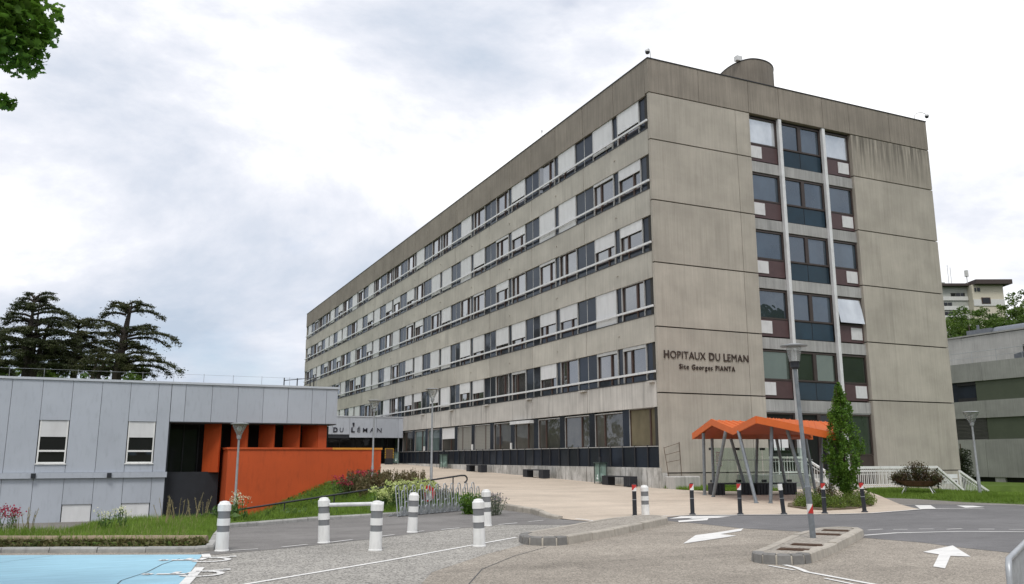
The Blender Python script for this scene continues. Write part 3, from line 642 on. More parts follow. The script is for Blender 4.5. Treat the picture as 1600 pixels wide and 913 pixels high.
# parapet
npar = 25
for i in range(25):
    y0 = i*PER/2 + (0.0 if i else .0); y1 = min((i+1)*PER/2, L_)
    if i == 24: y1 = (y0+L_)/2 if False else y1
    MB().box(-.02, .30, y0+.02+(.30 if i == 0 else 0), y1-.02, STRIP_T-.02, ZT).build('parapet_panel', 'concrete_parapet', hb)
MB().box(-.02, .30, 25*PER/2+.012, L_, STRIP_T-.02, ZT).build('parapet_panel', 'concrete_parapet', hb)
gx_par = [0, 3.05, 6.27, 8.34, 11.45, 13.40, 16.55, W_]
for a_, b_ in zip(gx_par[:-1], gx_par[1:]):
    MB().box(a_+(.012 if a_ else -.02), b_-.012, -.02, .30, 19.475, ZT).build('parapet_panel', 'concrete_parapet', hb)
mb = MB(); mb.box(-.05, .33, -.05, L_+.02, ZT+.003, ZT+.05); mb.box(.332, W_+.02, -.05, .33, ZT+.003, ZT+.05); mb.build('coping', 'black_metal', hb)
MB().box(W_-.3, W_, .34, L_, 19.43, ZT).build('parapet_panel', 'concrete_parapet', hb)
MB().box(.32, W_-.32, L_-.3, L_, 19.43, ZT).build('parapet_panel', 'concrete_parapet', hb)
# spandrels
for k in range(5):
    z1 = STRIP_T-1.80-k*STO; z0 = STRIP_T-(k+1)*STO if k < 4 else 3.97
    for y0, y1 in MODS:
        MB().box(.0, .34, max(y0, .19)+.024, y1-.024, z0, z1).build('spandrel_panel', 'concrete_pale' if k == 4 else 'concrete_spandrel', hb)
        if k < 4 and y0 < 70:
            mb = MB(); mb.box(-.05, .0, (y0+y1)/2-.06, (y0+y1)/2+.06, (z0+z1)/2-.02, (z0+z1)/2+.02); mb.build('spout', 'concrete_spandrel', hb)
        if k == 4 and y0 < 40:
            MB().box(-.16, .0, y0+.05+(.25 if y0 == 0 else 0), y0+.75, z1-.10, z1-.015).build('ledge_bracket', 'concrete_pale', hb)
    MB().box(.10, .40, .3, L_-.3, z0+.03, z1-.03).build('joint_backing', 'joint_dark', hb)
    MB().box(.005, .4, .2, L_-.05, z1+.002, z1+.05).build('sill', 'joint_dark', hb)
# one window, local frame: x = out of facade (negative), y along, z up from spandrel top
WW, WH = 2.02, 1.78
def frame_mesh(flip, tilt=False):
    s = .055; mb = MB(); div = .34*WW if not flip else .66*WW
    mb.box(.10, .20, 0, s, 0, WH).box(.10, .20, WW-s, WW, 0, WH).box(.10, .20, s, WW-s, 0, s).box(.10, .20, s, WW-s, WH-s, WH)
    mb.box(.085, .20, div-.06, div+.06, s, WH-s); mb.box(.11, .195, s, div-.06, .34, .40); mb.box(.11, .195, div+.06, WW-s, .34, .40)
    return mb.mesh('window', 'frame_brown')
FR = [frame_mesh(False), frame_mesh(True)]
def edge_mesh():
    mb = MB(); a0, a1, b0, b1, z0, z1, z2 = -.018, .022, WW-.022, WW+.018, -.02, WH-.02, WH+.02
    P = [(a0, z0), (a1, z0), (a1, z1), (b0, z1), (b0, z0), (b1, z0), (b1, z2), (a0, z2)]       # one inverted U
    mb.v = [(.03, y, z) for y, z in P]+[(.10, y, z) for y, z in P]; n = 8
    mb.f = [(0, 1, 2, 7), (2, 3, 6, 7), (3, 4, 5, 6), (15, 10, 9, 8), (15, 14, 11, 10), (14, 13, 12, 11)]+[(i, n+i, n+(i+1) % n, (i+1) % n) for i in range(n)]
    return mb.mesh('guide_rail', 'frame_alu')
GUIDE = edge_mesh()
def pane_mesh(y0, y1, m): return MB().box(.150, .158, y0, y1, .055, WH-.055).mesh('pane', m)
PANES = [(pane_mesh(.055, .34*WW-.06, 'glass'), pane_mesh(.34*WW+.06, WW-.055, 'glass')), (pane_mesh(.055, .66*WW-.06, 'glass'), pane_mesh(.66*WW+.06, WW-.055, 'glass'))]
SH = {}
def shutter_mesh(fr):
    fr = round(fr, 2)
    if fr not in SH:
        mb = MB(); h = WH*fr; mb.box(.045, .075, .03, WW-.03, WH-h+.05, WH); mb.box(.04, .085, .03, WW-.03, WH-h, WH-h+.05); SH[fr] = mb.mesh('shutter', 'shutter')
    return SH[fr]
BOXM = MB().box(.03, .10, .025, WW-.025, WH-.16, WH).mesh('shutter_box', 'frame_alu')
SASH = MB().box(.0, .04, 0, .62, 0, 1.6).mesh('open_sash', 'glass')
NARROW = MB().box(.10, .16, .03, .48, 0, WH).mesh('blue_panel', 'panel_blue')
HALF = MB().box(.10, .16, .03, .99, 0, WH).mesh('blue_panel', 'panel_blue')
STRIPM = MB().box(.09, .17, -.018, .018, 0, WH).mesh('divider', 'frame_alu')
LOWP = MB().box(.12, .149, .055, WW-.055, .055, .34).mesh('lower_dark_panel', 'panel_blue')  # dark panel added over the foot of the panes to darken that strip
LOWR = MB().box(.06, .16, 0, WW, 0.0, .07).mesh('lower_rail', 'frame_alu')
states = {0: [.62,.85,.68,.0,.62,.0,.0,.85,.0,.0,.9,.0], 1: [.32,.10,1.,1.,.32,.1,.62,1.,.9,.9,.0,.55], 2: [.30,.42,.0,.1,.0,.3,.1,.0,.62,.1,.3,.1],
          3: [.0,1.,.46,.42,.58,.62,.62,.66,.92,.85,.9,.6], 4: [.1,.12,.0,.46,.1,.0,.5,.42,.85,.6,.4,.5]}
for k in range(5):
    zs = STRIP_T-1.80-k*STO+.01; wi = 0
    for mi, (y0, y1) in enumerate(MODS):
        def add(name, me, y, par=hb, z=zs): return put(name, me, par, (0, y, z))
        last = y1-y0 < PER-.1
        if mi == 0: add('blue_panel', HALF, y0+.06) 
        else: add('blue_panel', HALF, y0)
        offs = [1.02, 3.57]
        for q, o_ in enumerate(offs):
            if y0+o_+WW > y1: continue
            fl = (wi+k) % 2 == 0
            w = add('window', FR[fl], y0+o_); wi += 1
            st = states[k][wi-1] if wi <= len(states[k]) else random.choice([0, 0, .1, .1, .3, .5, .6, .85, 1., .9])
            for pm in PANES[fl]: put('pane', pm, w)
            put('lower_dark_panel', LOWP, w)
            put('guide_rail', GUIDE, w)
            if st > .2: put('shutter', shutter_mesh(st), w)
            elif st > 0: put('shutter_box', BOXM, w)
            if (k == 0 and wi == 4) or (k > 0 and st == 0 and random.random() < .10):
                o = put('open_sash', SASH, w, (.06, WW-.1, .12), R(205))
            if q == 0: add('blue_panel', NARROW, y0+o_+WW+.01)
        if not last:
            add('blue_panel', HALF, y1-1.02)
            if mi < 12: add('divider', STRIPM, y1)
    # hand rail running the whole length
    zr = zs+.345
    mb = MB(); mb.box(-.12, -.05, .12, L_-.2, zr, zr+.10); hr = mb.build('hand_rail', 'rail_white', hb)
    mb = MB()
    for q in range(int(L_/1.6575)):
        y = .9+q*1.6575; mb.box(-.05, .10, y-.02, y+.02, zr+.03, zr+.07)
    stuff(mb.build('rail_bracket', 'black_metal', hr))
    mb = MB(); mb.box(-.02, .10, .2, L_-.3, zs-.008, zs+.03); mb.build('lower_rail', 'black_metal', hb)
# ---- ground floor
GZ0, GZ1, GT = 1.20, 2.16, 3.96
G = PER/2
gstate = ['beige', 'pale', 'plant', 'dark', 'box', 'poster', 'blind', 'blind', 'half', 'green', 'green', 'dark']
for i in range(12):
    y0 = i*G; a_, b_ = y0+(.2 if i == 0 else .06), y0+2.78; sgn = i % 2
    st = gstate[i]; zt = GT-(.0 if st in ('beige',) else .10)
    s = .05; fm = MB(); div = a_+(b_-a_)*(.32 if sgn == 0 else .66)
    fm.box(.16, .26, a_, a_+s, GZ1, zt).box(.16, .26, b_-s, b_, GZ1, zt).box(.16, .26, a_+s, b_-s, GZ1, GZ1+s).box(.16, .26, a_+s, b_-s, zt-s, zt).box(.15, .26, div-.05, div+.05, GZ1+s, zt-s)
    w = fm.build('ground_window', 'frame_brown', hb)
    al = MB(); al.box(.12, .16, a_-.03, a_+.015, GZ1-.1, zt+.03).box(.12, .16, b_-.015, b_+.03, GZ1-.1, zt+.03).box(.12, .16, a_+.015, b_-.015, zt-.02, zt+.03); al.build('guide_rail', 'frame_alu', w)
    gm = {'beige': 'glass_beige', 'pale': 'glass_ground', 'plant': 'glass_ground', 'green': 'glass_green'}.get(st, 'glass_ground')
    MB().box(.20, .21, a_+s, div-.05, GZ1+s, zt-s).build('pane', gm, w); MB().box(.20, .21, div+.05, b_-s, GZ1+s, zt-s).build('pane', gm, w)
    if st == 'blind': MB().box(.165, .185, a_+.03, b_-.03, GZ1+.03, zt-.03).build('blind', 'shutter_grey', w)
    if st == 'half': MB().box(.13, .155, a_+.02, b_-.02, GZ1+.9, zt).build('shutter', 'shutter', w)
    if st == 'box': MB().box(-.22, .15, a_-.05, b_+.05, zt-.16, zt+.02).build('awning_box', 'rail_white', w)
    if st == 'poster': MB().box(.192, .198, a_+1.5, b_-.3, GZ1+.35, GZ1+.85).build('poster', 'anthracite', w)
    MB().box(.10, .26, b_+.02, y0+G+.04, GZ1-.02, GT).build('blue_panel', 'panel_blue_deep', hb)
    # apron panels with flat bars in front
    c0 = y0+.02 if i else .2
    for a2, b2 in ((c0, y0+1.1), (y0+1.12, y0+2.2), (y0+2.22, y0+G+.0)):
        MB().box(.05, .2, a2, b2-.0, GZ0+.01, GZ1-.01).build('apron_panel', 'panel_blue_deep', hb)
    for yb in (y0+1.11, y0+2.21, y0+G-.02):
        MB().box(-.01, .05, yb-.022, yb+.022, GZ0, GZ1+.07).build('apron_bar', 'black_metal', hb)
    # plinth block
    MB().box(-.13, .3, y0+(.02 if i else -.0)+.008, y0+G-.008, -.3, GZ0).build('plinth_block', 'concrete_plinth_stained', hb)
MB().box(.0, .1, .2, 39.8, GZ1-.008, GZ1+.025).build('apron_rail', 'frame_alu', hb)
MB().box(.15, .4, 39.8, L_, -.5, 3.96).build('ground_wall', 'panel_blue_deep', hb)
# white conduits on the ground floor
for y in (16.4, 22.9, 33.2): MB().box(.0, .09, y, y+.12, GZ1+.0, GZ1+.42).build('conduit_box', 'paint_white', hb)
# ---- gable
ZJ = [19.46, 17.01, 13.91, 10.81, 7.71, 4.61, .957]
for a_, b_ in zip(ZJ[:-1], ZJ[1:]):
    mg = 'concrete_gable'
    mb = MB(); mb.box(.0, 5.34, 0, .17, b_+.030, a_-.030); mb.build('gable_panel', mg, hb)
    MB().box(5.365, 6.27, 0, .17, b_+.030, a_-.030).build('gable_panel', mg, hb)
    MB().box(13.46, W_, 0, .17, b_+.030, a_-.030).build('gable_panel', 'concrete_gable_stained' if a_ > 19 else mg, hb)
    MB().box(13.46, 13.66, .18, .6, b_+.030, a_-.030).build('gable_return', mg, hb)
mb = MB(); mb.box(.0, 6.27, .02, .17, -.4, .935); mb.build('gable_base', 'concrete_gable', hb)
MB().box(13.46, W_, .02, .17, -1.0, .935).build('gable_base', 'concrete_gable', hb)
MB().box(.06, 6.2, .10, .5, -.4, 19.44).build('joint_backing', 'joint_dark', hb); MB().box(13.68, W_-.05, .10, .5, -.4, 19.44).build('joint_backing', 'joint_dark', hb)
MB().box(6.27, 13.46, .36, .5, -.4, 19.46).build('bay_backing', 'frame_bay', hb)
def bay_frame(parent, x0, x1, z0, z1, mull=(), s=.085, y=.18, m='frame_bay', glass='glass_bay', open_=False):
    f = MB(); f.box(x0, x0+s, y, y+.14, z0, z1).box(x1-s, x1, y, y+.14, z0, z1).box(x0+s, x1-s, y, y+.14, z0, z0+s).box(x0+s, x1-s, y, y+.14, z1-s, z1)
    for q in mull: f.box(q-.11, q+.11, y-.004, y+.14, z0+s, z1-s)
    w = f.build('bay_window', m, parent); xs = [x0+s]+[v for q in mull for v in (q-.11, q+.11)]+[x1-s]
    for j in range(0, len(xs), 2):
        if open_:
            mb = MB(); a, b = xs[j], xs[j+1]; mb.quad((a, y-.22, z0+s+.03), (b, y-.22, z0+s+.03), (b, y+.02, z1-s), (a, y+.02, z1-s)); mb.quad((a, y-.19, z0+s+.03), (a, y+.05, z1-s), (b, y+.05, z1-s), (b, y-.19, z0+s+.03)); mb.build('pane', glass, w)
        else: MB().box(xs[j], xs[j+1], y+.06, y+.07, z0+s, z1-s).build('pane', glass, w)
    return w
for k in range(5):
    o = -k*STO; gl = 'glass_bay' if k < 4 else 'glass_bay_tree_tint'
    bay_frame(hb, 6.29, 8.22, 17.84+o, 19.36+o, glass='glass_bay_pale' if k == 0 else gl)
    bay_frame(hb, 8.44, 11.30, 17.84+o, 19.36+o, (9.82,), glass=gl)
    bay_frame(hb, 11.53, 13.42, 17.84+o, 19.36+o, glass='glass_bay_pale' if k in (0, 3) else gl, open_=(k == 3))
    for a_, b_ in ((6.29, 8.22), (11.53, 13.42)): MB().box(a_, b_, .20, .32, 16.96+o, 17.83+o).build('maroon_panel', 'maroon', hb)
    for a_, b_ in ((6.31, 7.12), (12.52, 13.30)): MB().box(a_, b_, .165, .21, 17.10+o, 17.74+o).build('vent_panel', 'vent_white', hb)
    for a_, b_ in ((8.46, 9.80), (9.84, 11.28)): MB().box(a_, b_, .22, .32, 16.93+o, 17.80+o).build('blue_panel', 'panel_teal', hb)
    MB().box(8.44, 11.30, .24, .33, 16.90+o, 17.84+o).build('panel_frame', 'frame_bay', hb)
    for a_, b_ in ((6.28, 8.23), (8.43, 11.31), (11.52, 13.45)): MB().box(a_, b_, .14, .33, 16.31+o, 16.88+o).build('floor_band', 'concrete_band', hb)
for x in (8.33, 11.42): MB().box(x-.10, x+.10, -.02, .16, 1.0, 19.44).build('down_pipe', 'rail_white', hb)
# ground storey of the bay: dark entrance glazing
bay_frame(hb, 6.29, 8.22, .9, 3.85, glass='glass_black'); bay_frame(hb, 8.44, 11.30, .9, 3.85, (9.82,), glass='glass_black'); bay_frame(hb, 11.53, 13.42, 1.75, 3.85, glass='glass_bay_tree_tint')
MB().box(11.53, 13.42, .2, .32, .5, 1.74).build('maroon_panel', 'frame_bay', hb)
MB().box(6.35, 13.4, .17, .3, 3.86, 3.90).build('lintel', 'rail_white', hb)
# curved stair tower on the roof
rt = thing('roof_stair_tower', 'brown grey curved concrete drum on the hospital roof', 'roof tower', (11.7, 6.9, 20.9))
n = 64; ZD, DT = 25.66, -.28
def drum_pt(q, k_):
    c_, s_ = math.cos(2*math.pi*q/n), math.sin(2*math.pi*q/n); ex = k_*(2.07 if c_ > 0 else 1.22)*c_; ey = k_*(4.62 if s_ > 0 else 2.32)*s_
    return (11.68+ex*math.cos(DT)-ey*math.sin(DT), 6.86+ex*math.sin(DT)+ey*math.cos(DT))
ring = [drum_pt(q, k_) for k_ in (1.0, 1.012) for q in range(n)]
mb = MB(); mb.prism(ring[:n], 20.9, ZD-.06); mb.build('drum_wall', 'concrete_drum', rt, smooth=True)
MB().prism(ring[n:], ZD-.06, ZD).build('drum_rim', 'black_metal', rt)
MB().box(10.2, 10.6, 5.2, 5.5, ZD, ZD+.3).build('vent_cap', 'rail_white', rt)

# ---- lettering
def glyph(ch, h, bold, ext=.02):
    cu = bpy.data.curves.new('glyph', 'FONT'); cu.body = ch; cu.size = h/.70; cu.extrude = ext; cu.offset = bold; cu.resolution_u = 4
    o = bpy.data.objects.new('glyph', cu); COL.objects.link(o); bpy.context.view_layer.update()
    me = bpy.data.meshes.new_from_object(o.evaluated_get(bpy.context.evaluated_depsgraph_get())); bpy.data.objects.remove(o); bpy.data.curves.remove(cu); return me
def lettering(root, text, x0, x1, z, y, h, m, bold_at=(), thin=.001, bold=.012, space=.45, gap=.11, ext=.02):
    gl = []; adv = 0
    for i, ch in enumerate(text):
        if ch == ' ': adv += space*h; continue
        me = glyph(ch, h, bold if i in bold_at else thin, ext); xs = [v.co.x for v in me.vertices]; a, b = min(xs), max(xs)
        if i and (text[i-1]+ch) in ('TA', 'AU', 'UX', 'LE'): adv -= .09*h
        gl.append((ch, me, adv-a)); adv += (b-a)+gap*h
    s = (x1-x0)/(adv-gap*h)
    for ch, me, px in gl:
        me.transform(Matrix.Diagonal((s, 1, 1, 1))); me.materials.clear(); me.materials.append(M[m]); me.name = 'letter'
        o = bpy.data.objects.new('letter', me); COL.objects.link(o); o.parent = root
        w = wloc(root); o.location = (x0+px*s-w.x, y-w.y, z-w.z); o.rotation_euler = (R(90), 0, 0)
ws = thing('gable_lettering', 'dark raised letters HOPITAUX DU LEMAN Site Georges PIANTA on the concrete gable', 'sign', (2.8, -.02, 5.75))
lettering(ws, 'HOPITAUX DU LEMAN', .33, 5.30, 6.235, -.028, .36, 'letter_dark', (0, 9, 12), -.003, .010, gap=.2)
lettering(ws, 'Site Georges PIANTA', 1.18, 4.45, 5.755, -.028, .235, 'letter_dark', (0, 5, 13), .001, .005, gap=.24, space=.62)
# ------------------------------------------------------------------ low grey building on the left
YG, ZR = 10.0, 5.18
gb = thing('grey_building', 'low building clad in pale blue-grey panels with white framed windows', 'building', (-27, YG, -1.1))
X_L, CW = -26.9-1.185*11, 1.185
edges = [X_L+CW*i for i in range(17)]           # edges[16] = -20.975
MB().box(-44, -20.5, YG+.12, YG+9, -1.3, ZR-.1).build('core', 'joint_grey', gb)
MB().box(-20.5, -12.6, YG+.12, YG+9, 3.42, ZR-.1).build('core', 'joint_grey', gb)
win_cols = {11+1: 1, 15: 1, 8: 1, 5: 1}          # columns holding an upper window
low_cols = {13: 1, 15: 1, 9: 1, 6: 1}
def panel(x0, x1, z0, z1): return MB().bevbox(x0+.008, x1-.008, YG, YG+.10, z0+.006, z1-.006, .004).build('cladding_panel', 'grey_panel', gb)
cols = list(zip(edges[:-1], edges[1:])) + [(-20.975, -20.42)]
WZ0, WZ1 = 1.42, 3.31
for i, (a_, b_) in enumerate(cols):
    if i in win_cols:
        panel(a_, b_, WZ1, ZR-.10); panel(a_, b_, 1.04, WZ0)
        w = MB().box(a_+.03, a_+.09, YG+.03, YG+.12, WZ0, WZ1).box(b_-.09, b_-.03, YG+.03, YG+.12, WZ0, WZ1).box(a_+.09, b_-.09, YG+.03, YG+.12, WZ0, WZ0+.08).box(a_+.09, b_-.09, YG+.03, YG+.12, WZ0+.52, WZ0+.60).build('window', 'paint_white', gb)
        MB().box(a_+.09, b_-.09, YG+.09, YG+.10, WZ0+.08, WZ0+.52).build('pane', 'glass_black', w); MB().box(a_+.09, b_-.09, YG+.09, YG+.10, WZ0+.60, WZ1).build('pane', 'glass_black', w)
        MB().box(a_+.05, b_-.05, YG+.045, YG+.085, WZ1-.72, WZ1-.01).build('shutter', 'shutter', w)
        MB().box(a_-.01, b_+.01, YG-.05, YG+.03, WZ0-.03, WZ0+.02).build('sill', 'paint_white', w)
    else: panel(a_, b_, 1.04, ZR-.10)
    if i in low_cols:
        panel(a_, b_, -.33, .80)
        MB().box(a_+.03, b_-.03, YG+.05, YG+.09, -1.1, -.34).build('shutter', 'shutter', gb)
    else: panel(a_, b_, -1.15, .80)
MB().box(X_L, -20.36, YG-.13, YG+.1, .80, 1.04).build('ledge_band', 'grey_panel', gb)
for x in (-25.72, -22.75, -28.7): MB().box(x-.09, x+.09, YG-.22, YG-.13, .82, 1.02).build('wall_light', 'anthracite', gb)
fe = [-20.42-.555+0*1]+[ -20.975+CW*k for k in range(1, 7)]+[-13.15, -12.58]
for a_, b_ in zip(fe[:-1], fe[1:]):
    panel(max(a_, -20.41), b_, 3.33, ZR-.10)
MB().box(-12.67, -12.575, YG+.105, YG+8, 3.33, ZR-.10).build('cladding_panel', 'grey_panel', gb)
MB().box(-20.4, -12.6, YG+.02, YG+8, 3.29, 3.325).build('soffit', 'joint_grey', gb)
MB().box(X_L, -12.5, YG-.06, YG+.30, ZR-.10, ZR).build('coping', 'grey_panel_edge', gb)
MB().box(X_L, -12.6, YG+.3, YG+9, ZR-.16, ZR-.10).build('roof_deck', 'joint_grey', gb)
# recess with dark glazing and orange fins
MB().box(-20.44, -20.36, YG+.1, 12.6, -1.1, 3.3).build('recess_wall', 'anthracite', gb)
MB().box(-20.4, -12.4, 12.6, 12.75, -1.1, 3.3).build('recess_glazing', 'glass_black', gb)
MB().box(-20.4, -18.0, 10.9, 11.0, -1.1, 1.02).build('dark_gate', 'anthracite', gb)
for x in (-20.3, -19.6, -18.9, -18.3): MB().box(x, x+.05, 12.52, 12.60, 1.0, 3.3).build('mullion', 'black_metal', gb)
for (xb, xf) in ((-18.75, -18.10), (-17.50, -16.84), (-16.18, -15.58), (-15.00, -14.34), (-14.05, -13.42)):
    d = Vector((xf-xb, -.75, 0)).normalized(); q = Vector((-d.y, d.x, 0))*.09
    MB().prism([(xb, 11.2), (xf, 10.45), (xf+q.x, 10.45+q.y), (xb+q.x, 11.2+q.y)], 1.0, 3.28).build('orange_fin', 'orange_wall', gb)
MB().box(-13.40, -12.97, 10.44, 10.56, 1.0, 3.28).build('orange_fin', 'orange_wall', gb)
# guard rail wires on the roof
for k in range(20):
    x = -39.5+1.37*k; MB().tube([(x, YG+1.0, ZR-.12), (x, YG+1.0, ZR+.50)], .010, 5).build('guard_post', 'galvanised', gb)
MB().tube([(-40, YG+1.0, ZR+.46), (-13.5, YG+1.0, ZR+.46)], .006, 5).build('guard_wire', 'galvanised', gb)
mb = MB()
for x, y in ((-14.6, 14), (-13.9, 14), (-13.2, 14), (-12.9, 14.5)): mb.tube([(x, y, ZR-.1), (x, y, ZR+.75)], .03, 6)
mb.tube([(-14.6, 14, ZR+.6), (-12.7, 14.2, ZR+.85)], .02, 6); mb.build('roof_ladder_rail', 'black_metal', gb)
# ---- orange ramp wall
ow = thing('orange_wall', 'plain orange rendered wall in front of the grey building', 'wall', (-14, 9, -1.1))
MB().box(-17.85, -10.55, 8.95, 9.25, -1.3, 2.06).build('wall_face', 'orange_wall', ow)
MB().box(-17.85, -17.55, 9.252, 12.5, -1.3, 2.06).build('wall_return', 'orange_wall', ow)
MB().box(-17.90, -13.0, 8.90, 9.30, 2.06, 2.15).build('wall_cap', 'orange_wall', ow)
MB().box(-12.998, -10.50, 8.90, 9.30, 2.06, 2.15).build('wall_cap', 'yellow_orange', ow)
MB().box(-17.90, -17.50, 9.302, 12.5, 2.06, 2.15).build('wall_cap', 'orange_wall', ow)
# ---- entrance block between the two buildings
eb = thing('entrance_block', 'grey panelled entrance canopy with dark glazing joining the hospital slab', 'entrance', (-6, 39, 1))
for k, (a_, b_) in enumerate(((-16.2, -14.2), (-14.18, -12.2), (-12.18, -10.2), (-10.18, -8.2), (-8.18, -6.2), (-6.18, -4.72), (-4.70, -2.4), (-2.38, -.45), (-.43, -.0))):
    MB().box(a_, b_, 38.9, 39.1, 3.62 if b_ < -4.7 else 3.37, 5.10).build('fascia_panel', 'grey_panel', eb)
MB().box(-16.3, .0, 38.85, 39.3, 5.10, 5.18).build('coping', 'grey_panel_edge', eb)
MB().box(-16, -.0, 39.11, 46, 3.38, 5.0).build('canopy_core', 'joint_grey', eb)
MB().box(-16, -4.72, 38.95, 39.6, 3.30, 3.61).build('dark_transom', 'anthracite', eb)
MB().box(-16, -.02, 41.0, 41.1, .9, 3.37).build('glass_front', 'glass_black', eb)
for k in range(11): x = -15.0+1.42*k; MB().box(x, x+.07, 40.93, 41.0, .9, 3.37).build('mullion', 'black_metal', eb)
MB().box(-16, -.02, 40.92, 41.0, 2.35, 2.42).build('transom', 'black_metal', eb)
MB().tube([(-.35, 39.0, .95), (-.35, 39.0, 3.37)], .06, 8).build('post', 'galvanised', eb)
es = thing('entrance_lettering', 'dark letters DU LEMAN on the grey entrance fascia', 'sign', (-4, 38.88, 3.8))
lettering(es, 'DU', -6.11, -5.25, 3.81, 38.875, .37, 'letter_navy', (0,), .001, .03, gap=.5)
lettering(es, 'LÉMAN', -4.58, -1.93, 3.82, 38.875, .37, 'letter_navy', (0,), .001, .03, gap=.55)
mb = MB(); mb.tube([(-4.42, 38.86, 4.30), (-4.36, 38.86, 4.42), (-4.44, 38.86, 4.5)], .06, 6); mb.lathe([(.02, 0), (.09, .04), (.09, .12), (.02, .16)], 10, (-4.40, 38.86, 4.46)); mb.build('emblem', 'letter_navy', es)

# ------------------------------------------------------------------ annex on the right
ax = thing('concrete_annex', 'grey concrete annex with dark green window bands behind the hospital gable', 'building', (45, 20, 0))
XA = 45.0
MB().box(XA+.5, XA+22, -12, 45, -1.3, 9.6).build('core', 'concrete_grey', ax)
def annex_band(z0, z1, m, d=0.0, seg=((-12, 2), (2, 16.6), (16.6, 45))):
    for a_, b_ in seg: MB().box(XA+d, XA+.5, a_+.012, b_-.012, z0, z1).build('concrete_band' if d == 0 else 'green_band', m, ax)
annex_band(8.16, 9.76, 'concrete_grey'); annex_band(4.98, 6.45, 'concrete_grey'); annex_band(.0, 3.15, 'concrete_grey', seg=((-12, 4), (4, 17.0), (17.0, 45)))
annex_band(6.452, 8.158, 'annex_green', .12, ((-12, 2), (2, 17.4))); annex_band(3.152, 4.978, 'annex_green', .12, ((-12, 2), (2, 16.7)))
MB().box(XA+.2, XA+.5, 17.4, 45, 6.452, 8.158).build('band_window', 'panel_blue', ax)
MB().box(XA+.1, XA+.5, 17.41, 19.2, 7.85, 8.15).build('band_head', 'core_dark', ax); MB().box(XA+.1, XA+.5, 17.41, 19.2, 6.46, 6.75).build('band_sill', 'core_dark', ax)
for q in range(15): MB().box(XA+.08, XA+.3, 16.72, 45, 3.16+.12*q, 3.16+.12*q+.07).build('louvre_blade', 'louvre_dark', ax)
MB().box(XA+.3, XA+.5, -12, 45, -1.3, -.01).build('undercroft', 'core_dark', ax)
for y in (16.0, 15.55, 9): MB().box(XA+.05, XA+.3, y, y+.45, -1.3, -.002).build('pier', 'concrete_grey', ax)
for k in range(22):
    MB().tube([(XA+.3, -10+2.3*k, 9.76), (XA+.3, -10+2.3*k, 10.75)], .02, 5).build('guard_post', 'galvanised', ax)
MB().tube([(XA+.3, -12, 10.75), (XA+.3, 45, 10.75)], .022, 5).tube([(XA+.3, -12, 10.25), (XA+.3, 45, 10.25)], .016, 5).build('guard_rail', 'galvanised', ax)
MB().box(50, 64, 22.0, 40, 9.6, 12.85).build('penthouse', 'concrete_annex_light', ax)
MB().box(50.01, 64, 6, 21.99, 9.6, 12.8).prism([(50.01, 21.9), (64, 21.9), (64, 6), (50.01, 6)], 12.8, 12.81).build('penthouse', 'concrete_annex_light', ax)
MB().box(49.9, 64.1, 5.9, 40.1, 12.86, 13.0).build('coping', 'concrete_grey', ax)
du = thing('roof_duct', 'long dark grey rounded ventilation duct on the annex roof', 'duct', (54, 16, 13))
mb = MB(); pr = [(R_*math.cos(a), R_*math.sin(a)) for R_ in (.9,) for a in np.linspace(0, math.pi, 9)]
n = len(pr); b0 = len(mb.v)
for y in (13.0, 21.0):
    for x, z in pr: mb.v.append((54+x*1.1, y, 13.0+z*1.15))
mb.f = [(i, i+1, n+i+1, n+i) for i in range(n-1)]+[tuple(range(n))[::-1], tuple(range(n, 2*n))]
mb.build('barrel', 'duct_grey', du, smooth=True)
MB().box(53.0, 55.0, 21.05, 23.6, 13.0, 13.9).build('plenum', 'duct_grey', du); MB().tube([(53.4, 22.6, 13.9), (53.4, 22.6, 14.4)], .12, 8).build('flue', 'duct_grey', du)
ac = thing('roof_air_handler', 'grey boxy air handling unit with sloped hood behind the annex guard rail', 'air unit', (47.5, 12, 9.8))
mb = MB(); mb.prism([(46.6, 7.5), (48.4, 7.5), (48.4, 14.6), (46.6, 14.6)], 9.8, lambda x, y: 11.7 if y < 13.5 else 10.3); mb.build('hood', 'duct_grey', ac)
MB().box(46.5, 48.5, 9.0, 11.0, 11.71, 12.1).build('duct_box', 'galvanised', ac); MB().box(46.4, 46.58, 12.2, 13.6, 10.4, 11.0).build('grille', 'core_dark', ac)
# ------------------------------------------------------------------ flats on the hill
rx, ry = math.cos(R(24.786)), -math.sin(R(24.786))      # camera right in plan
fx, fy = math.sin(R(24.786)), math.cos(R(24.786))
fl = thing('hill_flats', 'pale flat-roofed apartment block on the wooded hill at right', 'building', (200, 130, 34))
def fbox(u0, u1, d0, d1, z0, z1, name, m, par=fl):
    # u across the picture, d in depth, both measured from the block's corner
    o = Vector((199.1, 130.4)); P = [(o.x+rx*u+fx*d, o.y+ry*u+fy*d) for u, d in ((u0, d0), (u1, d0), (u1, d1), (u0, d1))]
    return MB().prism(P, z0, z1).build(name, m, par)
fbox(-8.6, .0, .6, 14, 16, 50.6, 'wall', 'facade_greygreen'); fbox(.02, 9.0, -2.0, 14, 16, 50.6, 'wall', 'facade_cream')
fbox(-9.5, .5, -.8, 15, 50.6, 51.3, 'roof_slab', 'roof_brown'); fbox(.52, 11.0, -3.6, 15, 50.6, 51.9, 'roof_slab', 'roof_brown')
for z in (48.6, 45.8, 43.0, 40.2):
    fbox(-8.6, -.02, .3, .58, z-2.15, z-1.0, 'balcony_band', 'facade_white')
    for u in ((-4.9, -3.6), (-3.4, -2.2), (-2.0, -.9)) if z > 48 else ((-8.3, -7.6), (-7.4, -6.2), (-6.0, -4.9)): fbox(u[0], u[1], .40, .59, z-.9, z+.05, 'window', 'glass_black')
